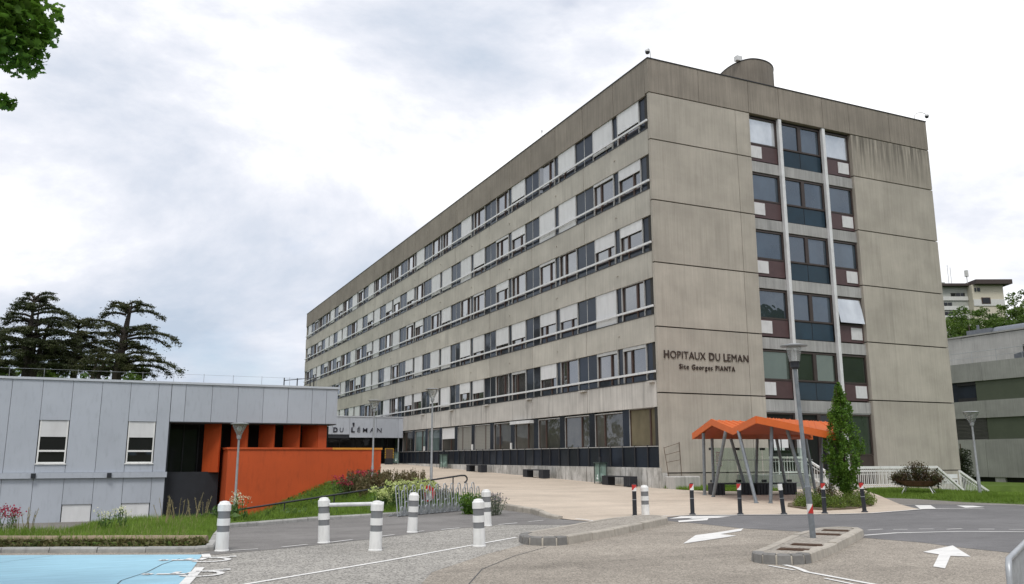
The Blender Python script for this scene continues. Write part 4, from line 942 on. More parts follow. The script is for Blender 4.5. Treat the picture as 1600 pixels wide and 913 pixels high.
fbox(.1, 9.0, -2.2, -2.02, 44.4, 46.3, 'balcony_band', 'facade_white')
for u in ((.7, 1.2), (1.5, 2.3)): fbox(u[0], u[1], -2.12, -2.02, 48.6, 49.7, 'window', 'glass_black')
w = fbox(2.3, 4.9, -2.3, -2.21, 45.0, 46.8, 'window', 'frame_brown'); fbox(2.6, 4.6, -2.34, -2.301, 45.2, 46.6, 'pane', 'glass_black', w)
fbox(-7.3, -5.0, 3, 6, 51.3, 52.4, 'lift_housing', 'facade_greygreen')
mb = MB(); 
for u, zt in ((-5.4, 57.0), (-4.6, 56.2)): mb.tube([(199.1+rx*u, 130.4+ry*u, 51.2), (199.1+rx*u, 130.4+ry*u, zt)], .09, 5)
mb.build('antenna_mast', 'rail_white', fl)
mb = MB(); mb.tube([(199.1, 130.4, 51.2), (199.1, 130.4, 53.6)], .12, 6); mb.box(198.7, 199.5, 130.0, 130.8, 53.4, 55.3); mb.build('antenna_panel', 'facade_white', fl)
# ------------------------------------------------------------------ street furniture
def lerp3(a, b, t): return tuple(a[i]+(b[i]-a[i])*t for i in range(3))
# ---- white plastic bollards
def white_bollard(x, y, label, tilt=(0, 0), z=.0):
    t = thing('white_bollard', label, 'bollard', (x, y, z), 'white bollards with grey bands')
    r = .116
    MB().lathe([(r+.012, .0), (r+.012, .02), (r, .03), (r-.004, .34)], 20).build('post', 'paint_white', t, True, world=False)
    MB().lathe([(r-.010, .34), (r-.010, .45)], 20).build('reflective_band', 'bollard_band', t, True, world=False)
    MB().lathe([(r-.002, .45), (r-.002, .575)], 20).build('collar', 'paint_white', t, True, world=False)
    MB().lathe([(r-.010, .575), (r-.010, .705)], 20).build('reflective_band', 'bollard_band', t, True, world=False)
    MB().lathe([(r+.002, .705), (r+.002, .82), (r-.02, .84), (r-.03, .87), (.03, .885)], 20).build('cap', 'paint_white', t, True, world=False)
    t.rotation_euler = (tilt[0], tilt[1], random.uniform(0, 6)); return t
wb = [(-20.68, -16.05, 'white bollard with grey bands beside the end of the lawn kerb'), (-18.68, -15.36, 'white bollard with grey bands holding one end of the horizontal white bar'),
      (-18.14, -17.15, 'white bollard with grey bands just in front of the horizontal white bar'), (-16.35, -13.83, 'white bollard with grey bands in front of the bicycle rack'),
      (-16.15, -17.29, 'white bollard with grey bands standing on the solid white line'), (-14.09, -12.83, 'white bollard with grey bands near the right end of the bicycle rack'),
      (-8.72, -11.75, 'white bollard with grey bands standing next to a black bollard by the long island')]
for i, (x, y, lb) in enumerate(wb): white_bollard(x, y, lb, (R(random.uniform(-2.2, 2.2)), R(random.uniform(-2.2, 2.2))))
t = tag(MB().tube([(-18.62, -15.42, .735), (-17.55, -15.6, .745)], .038, 12).build('barrier_bar', 'rail_white', smooth=True), 'horizontal white tube fixed to the top of a white bollard', 'barrier bar')
# ---- black bollards with red and white tips
bb = [(-9.05, -11.70, 0, 'black bollard with red and white tip beside the last white bollard', 'red'), (-7.12, -11.79, 0, 'black bollard with red and white tip left of the orange shelter', 'diag'), (-5.79, -12.30, -.01, 'black bollard with red and white tip in front of the shelter legs', 'diag2'),
      (-4.60, -12.80, -.10, 'leaning black bollard with a white tip by the shelter', 'white'), (-3.26, -13.05, 0, 'black bollard with red tip in front of the low shrubs', 'red2'), (-1.72, -13.12, -.07, 'leaning black bollard with red tip right of the columnar tree', 'red2')]
for x, y, ti, lb, kind in bb:
    t = thing('black_bollard', lb, 'bollard', (x, y, .014), 'black bollards along the plaza edge')
    MB().lathe([(.10, 0), (.10, .015), (.062, .05), (.060, .70)], 14).build('post', 'anthracite', t, True, world=False)
    MB().lathe([(.066, .46), (.066, .475)], 14).build('ring', 'galvanised', t, True, world=False)
    n = 20; mr_, mw_, mk_ = MB(), MB(), MB()
    for q in range(n):
        a0, a1 = 2*math.pi*q/n, 2*math.pi*(q+1)/n; am = (a0+a1)/2 - R(235)
        for j in range(6):
            z0, z1 = .70+.03*j, .73+.03*j; f = (j+.5)/6
            red = (f > .5+.5*math.sin(am)) if kind in ('diag', 'diag2') else (f > .35+.25*math.sin(am*2)) if kind in ('red', 'red2') else (f > 1.1)
            tgt = mr_ if red else mw_
            tgt.quad((.064*math.cos(a0), .064*math.sin(a0), z0), (.064*math.cos(a1), .064*math.sin(a1), z0), (.064*math.cos(a1), .064*math.sin(a1), z1), (.064*math.cos(a0), .064*math.sin(a0), z1))
    if mr_.f: mr_.build('red_reflector', 'red_reflective', t, world=False)
    if mw_.f: mw_.build('white_reflector', 'paint_white', t, world=False)
    MB().lathe([(.061, .69), (.061, .879), (.045, .90), (.01, .91)], 14).build('cap', 'anthracite', t, True, world=False)
    t.rotation_euler = (0, ti, 0)
# ---- cone lamps
def cone_lamp(x, y, z, h, label):
    t = thing('cone_lamp', label, 'street lamp', (x, y, z), 'conical street lamps')
    MB().lathe([(.065, 0), (.065, .9), (.048, .95), (.038, h-.56)], 14).build('pole', 'lamp_grey', t, True, world=False)
    MB().lathe([(.07, h-.58), (.085, h-.50), (.085, h-.44)], 14).build('socket', 'lamp_grey', t, True, world=False)
    mb = MB(); 
    for q in range(4): a = q*math.pi/2+.5; mb.tube([(.09*math.cos(a), .09*math.sin(a), h-.44), (.29*math.cos(a), .29*math.sin(a), h-.04)], .012, 6)
    mb.build('lantern_rib', 'lamp_grey', t, True, world=False)
    n = 20; mb = MB()
    for q in range(n):
        a0, a1 = 2*math.pi*q/n, 2*math.pi*(q+1)/n
        mb.quad((.085*math.cos(a0), .085*math.sin(a0), h-.43), (.085*math.cos(a1), .085*math.sin(a1), h-.43), (.28*math.cos(a1), .28*math.sin(a1), h-.04), (.28*math.cos(a0), .28*math.sin(a0), h-.04))
    mb.build('glass_cone', 'lamp_glass', t, True, world=False)
    MB().lathe([(.05, h-.30), (.10, h-.20), (.06, h-.12)], 12).build('bulb', 'paint_white', t, True, world=False)
    MB().lathe([(.32, h-.045), (.33, h-.02), (.22, h+.01), (.05, h+.015)], 20).build('lid', 'lamp_grey', t, True, world=False)
    return t
cone_lamp(-18.50, .05, -1.08, 4.0, 'grey street lamp with conical head in front of the left end of the orange wall')
cone_lamp(-9.72, 3.75, .32, 4.42, 'tall grey street lamp with conical head beside the handrail on the plaza')
cone_lamp(-11.2, 8.1, .35, 4.1, 'grey street lamp with conical head at the right end of the orange wall')
t = cone_lamp(9.35, -8.75, .05, 3.45, 'grey street lamp with conical head on the grass bank beside the concrete annex'); t.rotation_euler = (0, R(-1), 0)
# ---- leaning lantern lamp on the small island
la = thing('island_lamp', 'leaning galvanised lamp post with disc lantern on the small traffic island', 'street lamp', (-10.30, -19.86, .138))
b0, b1 = (-10.30, -19.86, .13), (-10.66, -20.06, 3.36)
br = lerp3(b0, b1, .30)
MB().tube([b0, br], .056, 14).build('base_tube', 'galv_dark', la, True)
MB().tube([br, lerp3(b0, b1, .312), b1], [.056, .041, .038], 14).build('pole', 'galv_dark', la, True)
mr_, mw_ = MB(), MB(); ca, cb = lerp3(b0, b1, .145), lerp3(b0, b1, .20); n = 24
for q in range(n):
    a0, a1 = 2*math.pi*q/n, 2*math.pi*(q+1)/n; am = ((a0+a1)/2-R(232)+math.pi) % (2*math.pi) - math.pi
    for j in range(8):
        p0, p1 = lerp3(ca, cb, j/8), lerp3(ca, cb, (j+1)/8); red = (j+.5)/8 < .5+.62*am/1.2
        (mr_ if red else mw_).quad(*[(p[0]+.058*math.cos(a), p[1]+.058*math.sin(a), p[2]) for p, a in ((p0, a0), (p0, a1), (p1, a1), (p1, a0))])
mr_.build('red_reflector', 'red_reflective', la); mw_.build('white_reflector', 'paint_white', la)
hx, hy, hz = b1
MB().lathe([(.05, -.02), (.085, .02), (.085, .11), (.10, .13)], 18, (hx, hy, hz)).build('lantern_neck', 'anthracite', la, True)
MB().lathe([(.10, .13), (.145, .40), (.14, .42)], 20, (hx, hy, hz)).build('lantern_glass', 'lamp_glass', la, True)
MB().lathe([(.255, .425), (.26, .44), (.14, .47), (.03, .485)], 28, (hx, hy, hz)).build('lantern_disc', 'lamp_grey', la, True)
MB().lathe([(.03, .13), (.035, .33), (.02, .36)], 10, (hx, hy, hz)).build('bulb', 'paint_white', la, True)

# ---- orange folded shelter
sh = thing('orange_shelter', 'open shelter with folded orange metal roof on slanted grey posts', 'shelter', (-.2, -6.3, .1))
E = [(-1.08, -3.85, 2.62), (-1.52, -5.71, 3.12), (-1.92, -7.44, 2.71), (-2.33, -9.20, 3.06)]
Fp = [(4.2, -5.06, 2.62), (3.6, -5.30, 3.10), (3.75, -6.55, 2.76), (3.19, -7.15, 3.06)]
low = (.70, -9.90, 2.47)                          # near low corner of the folded front plane
planes = [(E[0], E[1], Fp[1], Fp[0]), (E[1], E[2], Fp[2], Fp[1]), (E[2], E[3], Fp[3], Fp[2]), (E[3], low, Fp[3])]
TH = .05
for p in planes:
    MB().slab([Vector(q)-Vector((0, 0, .03)) for q in p], TH).build('roof_plane', 'orange_roof', sh)
# standing seams
for a_, b_, c_, d_ in planes[:3]:
    for k in range(1, 14):
        f = k/14; p = lerp3(a_, d_, f); q = lerp3(b_, c_, f)
        MB().tube([(p[0], p[1], p[2]-.02), (q[0], q[1], q[2]-.02)], .018, 4).build('standing_seam', 'orange_roof', sh)
for k in range(1, 12):
    f = k/12; p = lerp3(E[3], Fp[3], f); q = lerp3(E[3], low, f) if f < .8 else lerp3(low, Fp[3], (f-.8)/.2)
    MB().tube([(p[0], p[1], p[2]-.02), (q[0], q[1], q[2]-.02)], .018, 4).build('standing_seam', 'orange_roof', sh)
def fascia(a, b, h, out, m='orange_roof'):
    a, b = Vector(a), Vector(b); o = Vector(out)*.03; mb = MB(); up = Vector((0, 0, .015)); dn = Vector((0, 0, -h))
    P = [a+o+dn, b+o+dn, b+o+up, a+o+up, a-o+dn, b-o+dn, b-o+up, a-o+up]; mb.v = [tuple(p) for p in P]; mb.f = [(0,1,2,3), (7,6,5,4), (3,2,6,7), (4,5,1,0), (0,3,7,4), (1,5,6,2)]
    return mb.build('fascia', m, sh)
for i in range(3): fascia(E[i], E[i+1], .235, (-.97, .22, 0))
fascia(E[3], low, .235, (.2, -.98, 0)); fascia(low, Fp[3], .235, (.9, -.4, 0)); fascia(E[0], Fp[0], .22, (-.3, .95, 0)); fascia(Fp[0], Fp[1], .2, (.97, -.2, 0)); fascia(Fp[1], Fp[2], .2, (.97, -.2, 0)); fascia(Fp[2], Fp[3], .2, (.97, -.2, 0))
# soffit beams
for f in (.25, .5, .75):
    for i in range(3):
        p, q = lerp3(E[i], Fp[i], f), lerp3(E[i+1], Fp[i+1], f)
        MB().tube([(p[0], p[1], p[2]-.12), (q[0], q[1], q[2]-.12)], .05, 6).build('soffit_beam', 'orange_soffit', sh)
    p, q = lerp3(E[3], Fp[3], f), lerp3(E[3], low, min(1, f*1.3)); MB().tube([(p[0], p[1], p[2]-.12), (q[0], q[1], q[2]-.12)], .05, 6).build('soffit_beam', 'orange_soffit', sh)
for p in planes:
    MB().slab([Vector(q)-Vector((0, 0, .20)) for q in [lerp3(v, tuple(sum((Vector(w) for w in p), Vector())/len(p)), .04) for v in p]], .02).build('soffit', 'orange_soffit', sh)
BK = lambda s, z=None: (-.32+.975*s, -4.05-.224*s) if z is None else (-.32+.975*s, -4.05-.224*s, z)
front = [((-1.10, -4.50), (-1.22, -4.75, 2.62)), ((-1.47, -5.50), (-1.79, -6.85, 2.62)), ((-2.10, -8.70), (-2.02, -7.85, 2.60)), ((-1.66, -8.92), (-1.50, -9.02, 2.72)), ((-.18, -9.17), (-.82, -9.05, 2.62)), ((1.25, -8.35), (1.62, -8.2, 2.75))]
back = [(BK(.02), BK(.05, 2.45)), (BK(1.5), BK(.88, 2.45)), (BK(1.87), BK(2.08, 2.45)), (BK(3.3), BK(2.95, 2.45)), (BK(4.6), BK(4.3, 2.45)), ((3.2, -6.9), (3.1, -7.0, 2.8))]
for (x, y), tp in front+back:
    MB().tube([(x, y, pz(x, y)-.02), tp], .062, 12).build('post', 'galv_dark', sh, True)
    MB().lathe([(.085, 0), (.085, .02), (.065, .03)], 12, (x, y, pz(x, y))).build('foot_plate', 'galv_dark', sh)
# glass rear screen with rails and clamps
ga, gb_ = Vector(BK(.02))+Vector((.03, .10)), Vector(BK(4.6))+Vector((.03, .10)); gd = (gb_-ga); gn = gd.normalized(); gp = Vector((-gn.y, gn.x))
for k in range(4):
    a = ga+gd*(k/4)+gn*.02; b = ga+gd*((k+1)/4)-gn*.02
    MB().prism([(a.x, a.y), (b.x, b.y), (b.x+gp.x*.012, b.y+gp.y*.012), (a.x+gp.x*.012, a.y+gp.y*.012)], .45, 2.05).build('glass_screen', 'clear_glass', sh)
    for zc in (2.0, .7):
        c = a; MB().box(c.x-.09, c.x+.09, c.y-.06, c.y+.06, zc-.05, zc+.05).build('clamp', 'black_metal', sh)
for zc in (1.55, .62): MB().tube([(ga.x-.02, ga.y-.03, zc), (gb_.x, gb_.y-.03, zc)], .014, 6).build('screen_rail', 'galvanised', sh)
mb = MB(); 
for k in range(6): mb.box(-.12, .18, -4.06, -4.05, 1.32+.1*k, 1.39+.1*k)
mb.build('notice', 'poster_white', sh)
# ---- benches: slab seat on two slatted block ends
def bench(x, y, z, L, rz, label, group):
    t = thing('block_bench', label, 'bench', (x, y, z), group, rz)
    MB().box(-L/2, L/2, -.22, .22, .41, .46).build('seat', 'anthracite', t, world=False)
    for s in (-1, 1):
        for k in range(4):
            x0 = s*(L/2)-s*.14*k; x1 = x0-s*.115; MB().box(min(x0, x1), max(x0, x1), -.21, .21, 0, .41).build('end_block', 'anthracite', t, world=False)
    return t
bench(-.72, 2.5, pz(0, 2.5), 2.5, R(90), 'black slab bench against the concrete plinth nearest the building corner', 'benches along the plinth')
bench(-.72, 11.4, pz(0, 11.4), 2.6, R(90), 'black slab bench against the concrete plinth, second from the building corner', 'benches along the plinth')
bench(-.72, 20.3, pz(0, 20.3), 2.6, R(90), 'black slab bench against the concrete plinth, farthest from the building corner', 'benches along the plinth')
ang = math.atan2(gd.y, gd.x)
bench(.13, -4.62, pz(0, -4.6), 1.8, ang, 'black bench under the left part of the orange shelter', 'shelter benches'); bench(2.0, -5.05, pz(0, -5.0), 1.75, ang, 'black bench under the right part of the orange shelter', 'shelter benches')
# ---- clear bag litter bins
def bin_(x, y, label):
    z = pz(x, y); t = thing('litter_bin', label, 'litter bin', (x, y, z), 'clear bag litter bins')
    mb = MB()
    for dx in (-.2, .2):
        for dy in (-.26, .26): mb.box(dx-.018, dx+.018, dy-.018, dy+.018, 0, 1.0)
    mb.build('stand', 'dark_green_frame', t, world=False)
    MB().box(-.24, .24, -.30, .30, 1.0, 1.05).build('lid', 'dark_green_frame', t, world=False)
    MB().box(-.06, .06, -.06, .06, 1.06, 1.30).build('ash_box', 'anthracite', t, world=False)
    mb = MB(); mb.prism([(-.16, -.24), (.16, -.24), (.19, -.2), (.19, .2), (.16, .24), (-.16, .24), (-.19, .2), (-.19, -.2)], .12, .99); mb.build('bag', 'bag_plastic', t, True, world=False)
    mb = MB()
    for k in range(14): a = random.uniform(0, 6.3); r_ = random.uniform(.04, .15); mb.lathe([(.02, 0), (.08, .05), (.07, .13), (.02, .17)], 6, (r_*math.cos(a), r_*math.sin(a)*1.3, random.uniform(.15, .36)))
    mb.build('rubbish', 'poster_white', t, world=False)
bin_(-.58, 4.45, 'clear bag litter bin behind the bench nearest the building corner'); bin_(-.58, 27.0, 'clear bag litter bin halfway along the plinth'); bin_(-1.0, 37.6, 'clear bag litter bin next to the hospital entrance')
# hazard board at the entrance
hzb = thing('hazard_board', 'dark board with yellow dashed border standing by the hospital entrance', 'board', (-1.6, 37.2, pz(0, 37)))
z = pz(0, 37); MB().box(-2.0, -1.35, 37.2, 37.4, z, z+.5).build('base', 'anthracite', hzb); MB().box(-2.05, -1.3, 37.22, 37.30, z+.5, z+1.35).build('panel', 'rust_grid', hzb)
mb = MB()
for k in range(6): mb.box(-2.05+.13*k, -1.98+.13*k, 37.195, 37.215, z+1.27, z+1.34)
for k in range(6): 
    for xx in (-2.06, -1.36): mb.box(xx, xx+.07, 37.195, 37.215, z+.52+.14*k, z+.59+.14*k)
mb.build('yellow_dash', 'hazard_yellow', hzb)
# ---- bicycle rack
rk = thing('bicycle_rack', 'galvanised bicycle rack of tall and low wire hoops', 'bicycle rack', (-13.4, -7.4, .0))
ra, rb = Vector((-15.15, -8.78, 0)), Vector((-11.60, -6.42, 0)); rd = (rb-ra).normalized(); rp_ = Vector((-rd.y, rd.x, 0)); RL = (rb-ra).length
for off in (-.02, .30): MB().tube([tuple(ra-rp_*off*-1+Vector((0, 0, .03))), tuple(rb+rp_*off+Vector((0, 0, .03)))], .022, 6).build('base_rail', 'galvanised', rk)
for k in range(22):
    c = ra+rd*(RL*(k+.5)/22); hi = .88 if k % 2 == 0 else .74; w = .068; P = []
    P.append(c-rd*w+Vector((0, 0, .04)))
    for a in np.linspace(math.pi, 0, 9): P.append(c+rd*w*math.cos(a)+Vector((0, 0, hi-.08+w*math.sin(a)))+rp_*(.03 if k % 2 else .10))
    P.append(c+rd*w+Vector((0, 0, .04)))
    MB().tube([tuple(p) for p in P], .017, 6).build('tall_hoop', 'galvanised', rk, True)
    P = [c-rd*w-rp_*.05+Vector((0, 0, .04))]
    for a in np.linspace(math.pi, 0, 7): P.append(c+rd*w*math.cos(a)-rp_*.10+Vector((0, 0, (.36 if k % 2 else .22)+w*math.sin(a))))
    P.append(c+rd*w-rp_*.05+Vector((0, 0, .04)))
    MB().tube([tuple(p) for p in P], .015, 6).build('low_hoop', 'galvanised', rk, True)
# red and white round sign behind the rack
rs = thing('red_sign', 'small red and white round sign standing behind the bicycle rack', 'sign', (-13.75, -7.35, .05))
q = Vector((-.42, -.90, 0)); c = Vector((-13.75, -7.35, .58)); s_ = Vector((.90, -.42, 0))
mb = MB(); mb.tube([tuple(c-q*.01), tuple(c+q*.015)], .24, 24); mb.build('disc', 'red_reflective', rs)
mb = MB(); P = [c+q*.02+s_*a+Vector((0, 0, b)) for a, b in ((-.02, -.2), (.13, -.16), (.15, .07), (-.0, .09))]; mb.quad(*[tuple(p) for p in P]); mb.build('white_patch', 'poster_white', rs)
MB().tube([(-13.75, -7.33, -.05), (-13.75, -7.33, .6)], .025, 8).build('stake', 'galvanised', rs)
# ---- dark handrail going down the bank
hr = thing('bank_handrail', 'long dark tubular handrail sloping down the planted bank', 'handrail', (-16, -7.5, -.3))
r0, r1 = Vector((-12.5, -6.95, 1.10)), Vector((-21.55, -8.1, .0))
curl = [r0+Vector((.12+.11*math.sin(a), .02, -.11+.11*math.cos(a))) for a in np.linspace(0, math.pi*.95, 8)]
MB().tube([tuple(r1), tuple(r0.lerp(r1, .5)), tuple(r0)]+[tuple(p) for p in curl], .026, 8).build('rail', 'black_metal', hr, True)
for f in (.03, .17, .31, .46, .62, .80, .95):
    p = r0.lerp(r1, f); MB().tube([(p.x, p.y, float(H(p.x, p.y))-.1), tuple(p)], .02, 8).build('rail_post', 'black_metal', hr)
# ---- crowd barrier bottom right
cb = thing('crowd_barrier', 'galvanised crowd barrier cropped at the lower right edge', 'barrier', (-17.0, -28.7, 0))
c0, c1 = Vector((-17.47, -28.99, 0)), Vector((-15.6, -27.89, 0)); cd = (c1-c0).normalized(); Z = Vector((0, 0, 1))
P = [c0+Z*.06, c0+Z*.92, c0+cd*.02+Z*.98, c0+cd*.08+Z*1.02, c1-cd*.08+Z*1.02, c1-cd*.02+Z*.98, c1+Z*.92, c1+Z*.06]
MB().tube([tuple(p) for p in P], .019, 12).build('frame', 'galvanised', cb, True); MB().tube([tuple(c0+Z*.16), tuple(c1+Z*.16)], .016, 8).build('bottom_rail', 'galvanised', cb, True)
for k in range(1, 20): p = c0+cd*((c1-c0).length*k/20); MB().tube([tuple(p+Z*.16), tuple(p+Z*1.01)], .0065, 6).build('bar', 'galvanised', cb)
for p in (c0+cd*.25, c1-cd*.25):
    q = Vector((-cd.y, cd.x, 0)); MB().tube([tuple(p-q*.28+Z*.02), tuple(p-q*.2+Z*.09), tuple(p+Z*.14), tuple(p+q*.2+Z*.09), tuple(p+q*.28+Z*.02)], .016, 8).build('foot', 'galvanised', cb)
# ---- landing, steps and white railings before the gable bay
ld = thing('entrance_steps', 'concrete landing and steps before the glazed gable bay', 'steps', (9, -2, .2))
MB().box(4.25, 8.0, -2.3, -.02, -.1, .86).build('landing', 'concrete_grey', ld)
for k in range(4): MB().box(6.35, 7.95, -2.3-.32*(k+1), -2.302-.32*k, -.1, .86-.15*(k+1)).build('step', 'concrete_pale', ld)
def railing(name, label, pts, h, group, step=.13, thick=.045, zb=.10):
    t = thing(name, label, 'railing', pts[0], group)
    for a, b in zip(pts[:-1], pts[1:]):
        a, b = Vector(a), Vector(b); L = (b-a).length; d = (b-a).normalized(); q = Vector((-d.y, d.x, 0)).normalized()
        for zz, th in ((h, thick), (zb, .02), (h-.18, .015)):
            o = q*th; v = []
            for p in (a, b): v += [tuple(p+Z*(zz-th)-o), tuple(p+Z*(zz-th)+o), tuple(p+Z*(zz+th)+o), tuple(p+Z*(zz+th)-o)]
            mb = MB(); mb.v = v; mb.f = [(0,1,2,3), (7,6,5,4), (0,4,5,1), (1,5,6,2), (2,6,7,3), (3,7,4,0)]; mb.build('rail', 'paint_white', t)
        k = max(2, int(L/step))
        for i in range(k+1):
            p = a+d*(L*i/k); big = i in (0, k); r_ = .022 if big else .011
            MB().box(p.x-r_, p.x+r_, p.y-r_, p.y+r_, p.z+(-.1 if big else zb), p.z+h).build('post' if big else 'baluster', 'paint_white', t)
    return t
railing('white_railing', 'white railing on the landing seen behind the shelter', [(4.3, -2.25, .87), (6.3, -2.25, .87)], .78, 'white railings at the gable', .16)
railing('white_railing', 'white sloping railing beside the steps behind the shelter', [(6.32, -2.25, .87), (6.32, -3.5, .28)], .78, 'white railings at the gable', .16)
railing('white_railing', 'white railing along the back of the landing', [(6.4, -.5, .87), (7.95, -.5, .87)], .78, 'white railings at the gable', .16)
railing('white_railing', 'long white railing with sloping end below the right half of the gable', [(8.6, -2.9, .20), (14.2, -2.9, .20), (15.95, -2.9, -.95)], .98, 'white railings at the gable', .12, .06)
railing('white_railing', 'white sloping stair railing at the right end of the gable', [(16.0, -2.75, -.02), (18.0, -2.75, -1.05)], .98, 'white railings at the gable', .12, .06)
railing('white_railing', 'plain white rail behind the long sloping railing', [(11.0, -.6, .2), (15.9, -.6, .2)], .80, 'white railings at the gable', .25, .03)
tg = thing('notice_plates', 'white notice plates on the stair wall at the right end of the gable', 'notice', (15.4, -1.0, .5))
for a_, b_ in ((.62, .82), (.36, .56)): MB().box(14.85, 15.95, -2.66, -2.64, a_, b_).build('plate', 'poster_white', tg)
for x in (14.95, 15.7): MB().box(x, x+.16, -2.665, -2.661, .42, .50).build('plate_print', 'letter_dark', tg)
dp = thing('door_posters', 'white notices stuck on the dark entrance glazing of the gable bay', 'poster', (7.3, .1, 2.3))
for x in (6.75, 7.25): MB().box(x, x+.42, .155, .165, 2.0, 2.7).build('sheet', 'poster_white', dp)
MB().box(6.88, 7.05, .150, .154, 2.35, 2.55).build('print', 'letter_dark', dp)
ds = tag(MB().box(4.1, 5.7, -2.6, -2.45, 1.72, 1.84).build('dark_shelf', 'black_metal'), 'dark horizontal beam above the landing railing behind the shelter', 'beam')
# ---- trellis in a stone trough at the corner
tr_ = thing('trellis', 'thin rusty metal trellis leaning against the gable corner', 'trellis', (.45, -.5, .9))
a = [Vector((.15, -.35, .95)), Vector((1.0, -.12, .98))]; b = [Vector((-.02, -.25, 2.12)), Vector((.98, -.05, 2.36))]
for i in range(2): MB().tube([tuple(a[i]-Z*.3), tuple(b[i])], .014, 6).build('upright', 'rust_grid', tr_)
for f in (.42, .70, .97): MB().tube([tuple(a[0].lerp(b[0], f)), tuple(a[1].lerp(b[1], f))], .010, 5).build('cross_bar', 'rust_grid', tr_)
tr2 = tag(MB().bevbox(.10, 1.55, -.75, -.12, .2, .83, .04).build('stone_trough', 'concrete_plinth'), 'low grey concrete trough at the foot of the gable corner', 'trough')
# ---- boat shaped planter
pl = thing('boat_planter', 'rusty boat-shaped planter on splayed legs filled with a red-leaved shrub', 'planter', (8.3, -6.7, .2))
cx, cy = 8.3, -6.7; dv = Vector((.42, -.91, 0)) ; pv = Vector((.91, .42, 0)); zb = float(H(cx, cy))
mb = MB(); ring = []
for s_, w_, z_ in ((.92, .36, zb+.52), (.55, .22, zb+.30)):
    ring.append([Vector((cx, cy, z_))+dv*s_*math.cos(a)+pv*w_*math.sin(a) for a in np.linspace(0, 2*math.pi, 21)[:-1]])
mb.v = [tuple(p) for r_ in ring for p in r_]; n = 20; mb.f = [(n+q, n+(q+1) % n, (q+1) % n, q) for q in range(n)]+[tuple(range(n, 2*n))[::-1], tuple(range(n))]
mb.build('hull', 'corten', pl)
for sx in (-1, 1):
    for sy in (-1, 1):
        a = Vector((cx, cy, zb+.33))+dv*.45*sx+pv*.10*sy; b = Vector((cx, cy, zb))+dv*.62*sx+pv*.2*sy; MB().tube([tuple(a), tuple(b)], .022, 6).build('leg', 'rail_white', pl)
MB().tube([tuple(Vector((cx, cy, zb+.29))-dv*.55), tuple(Vector((cx, cy, zb+.29))+dv*.55)], .03, 6).build('keel', 'rail_white', pl)
# ---- dome cameras on the roof
def dome(x, y, dx, dy, label):
    t = thing('dome_camera', label, 'security camera', (x, y, ZT), 'roof dome cameras')
    P = [(x, y, ZT+.02)]+[(x+dx*(1-math.cos(a))*.5, y+dy*(1-math.cos(a))*.5, ZT+.25+.28*math.sin(a)) for a in np.linspace(0, math.pi*.85, 8)]
    MB().tube(P, .022, 6).build('arm', 'rail_white', t); e = P[-1]
    MB().lathe([(.03, .02), (.12, 0), (.12, -.08)], 12, e).build('housing', 'rail_white', t, True); MB().lathe([(.115, -.08), (.09, -.17), (.02, -.21)], 12, e).build('dome', 'anthracite', t, True)
dome(.25, .1, -.32, -.2, 'small dome camera on a curved arm above the nearest roof corner'); dome(18.9, .1, .75, -.3, 'small dome camera on a curved arm at the right end of the roof')
mb = MB(); mb.tube([(.15, 12.0, ZT), (.15, 12.0, ZT+.5)], .02, 5); mb.lathe([(.05, 0), (.05, .12)], 8, (.15, 12.0, ZT+.5)); tag(mb.build('roof_sensor', 'rail_white'), 'small sensor on a thin rod on the long roof edge', 'sensor')
# ------------------------------------------------------------------ vegetation
def scatter(poly, n, cond=None):
    P = np.array(poly); lo, hi = P.min(0), P.max(0); res = []
    while sum(len(r) for r in res) < n:
        q = RNG.uniform(lo, hi, (n*2, 2)); k = inside(q[:,0], q[:,1], poly)
        if cond is not None: k &= cond(q[:,0], q[:,1])
        q = q[k]; res.append(q)
        if len(res) > 40: break
    return np.concatenate(res)[:n]
def on_ground(q): return np.column_stack([q, H(q[:,0], q[:,1])])
LAWN = [(-36, -8.9), (-24.35, -14.1), (-21.0, -15.6), (-20.5, -14.7), (-19.8, -10.5), (-19.0, -9.9), (-17.7, -9.0), (-19.5, -7.5), (-25, -8.0), (-36, -4)]
q = scatter(LAWN, 40000, lambda x, y: sdist(x, y, ROAD) > np.where(x > -21.4, .19, .5))
stuff(np_obj('lawn_grass', blades(on_ground(q), .15, .016, .6), 'grass_blade'))
q = scatter(LAWN, 2500, lambda x, y: sdist(x, y, ROAD) > .5)
stuff(np_obj('lawn_dry_stalks', blades(on_ground(q), .24, .008, .5), 'grass_dry'))
q = scatter([(-36, -9.6), (-24.3, -14.6), (-21.2, -16.0), (-20.8, -15.3), (-24.1, -13.95), (-36, -8.6)], 6000, lambda x, y: (sdist(x, y, ROAD) > .13) & (sdist(x, y, ROAD) < .42))
stuff(np_obj('kerb_weeds', leaves(on_ground(q)+np.array([0, 0, .05]), .09, .3), 'weeds'))
BANK = [(-19.8, -10.2), (-17.7, -9.1), (-15.8, -8.45), (-15.1, -8.25), (-11.7, -6.0), (-11.15, -5.5), (-10.85, -3), (-10.6, 5), (-10.6, 8.8), (-18.5, 8.8), (-20.5, 0), (-21.5, -7)]
q = scatter(BANK, 52000, lambda x, y: sdist(x, y, ROAD) > .17)
stuff(np_obj('bank_grass', blades(on_ground(q), .26, .020, .6), 'grass_blade'))
q = scatter(BANK, 1600, lambda x, y: sdist(x, y, ROAD) > .3); stuff(np_obj('bank_weeds', leaves(on_ground(q)+np.array([0, 0, .12]), .22, .2), 'plant_leaf'))
MOUND = [(6.2, -6.4), (6.9, -7.9), (6.4, -10.3), (6.9, -12.5), (9.6, -18.8), (14.5, -18), (14.5, -3.2), (9.2, -3.1), (7.9, -4.4)]
q = scatter(MOUND, 42000); stuff(np_obj('mound_grass', blades(on_ground(q), .13, .026, .5), 'grass_blade'))
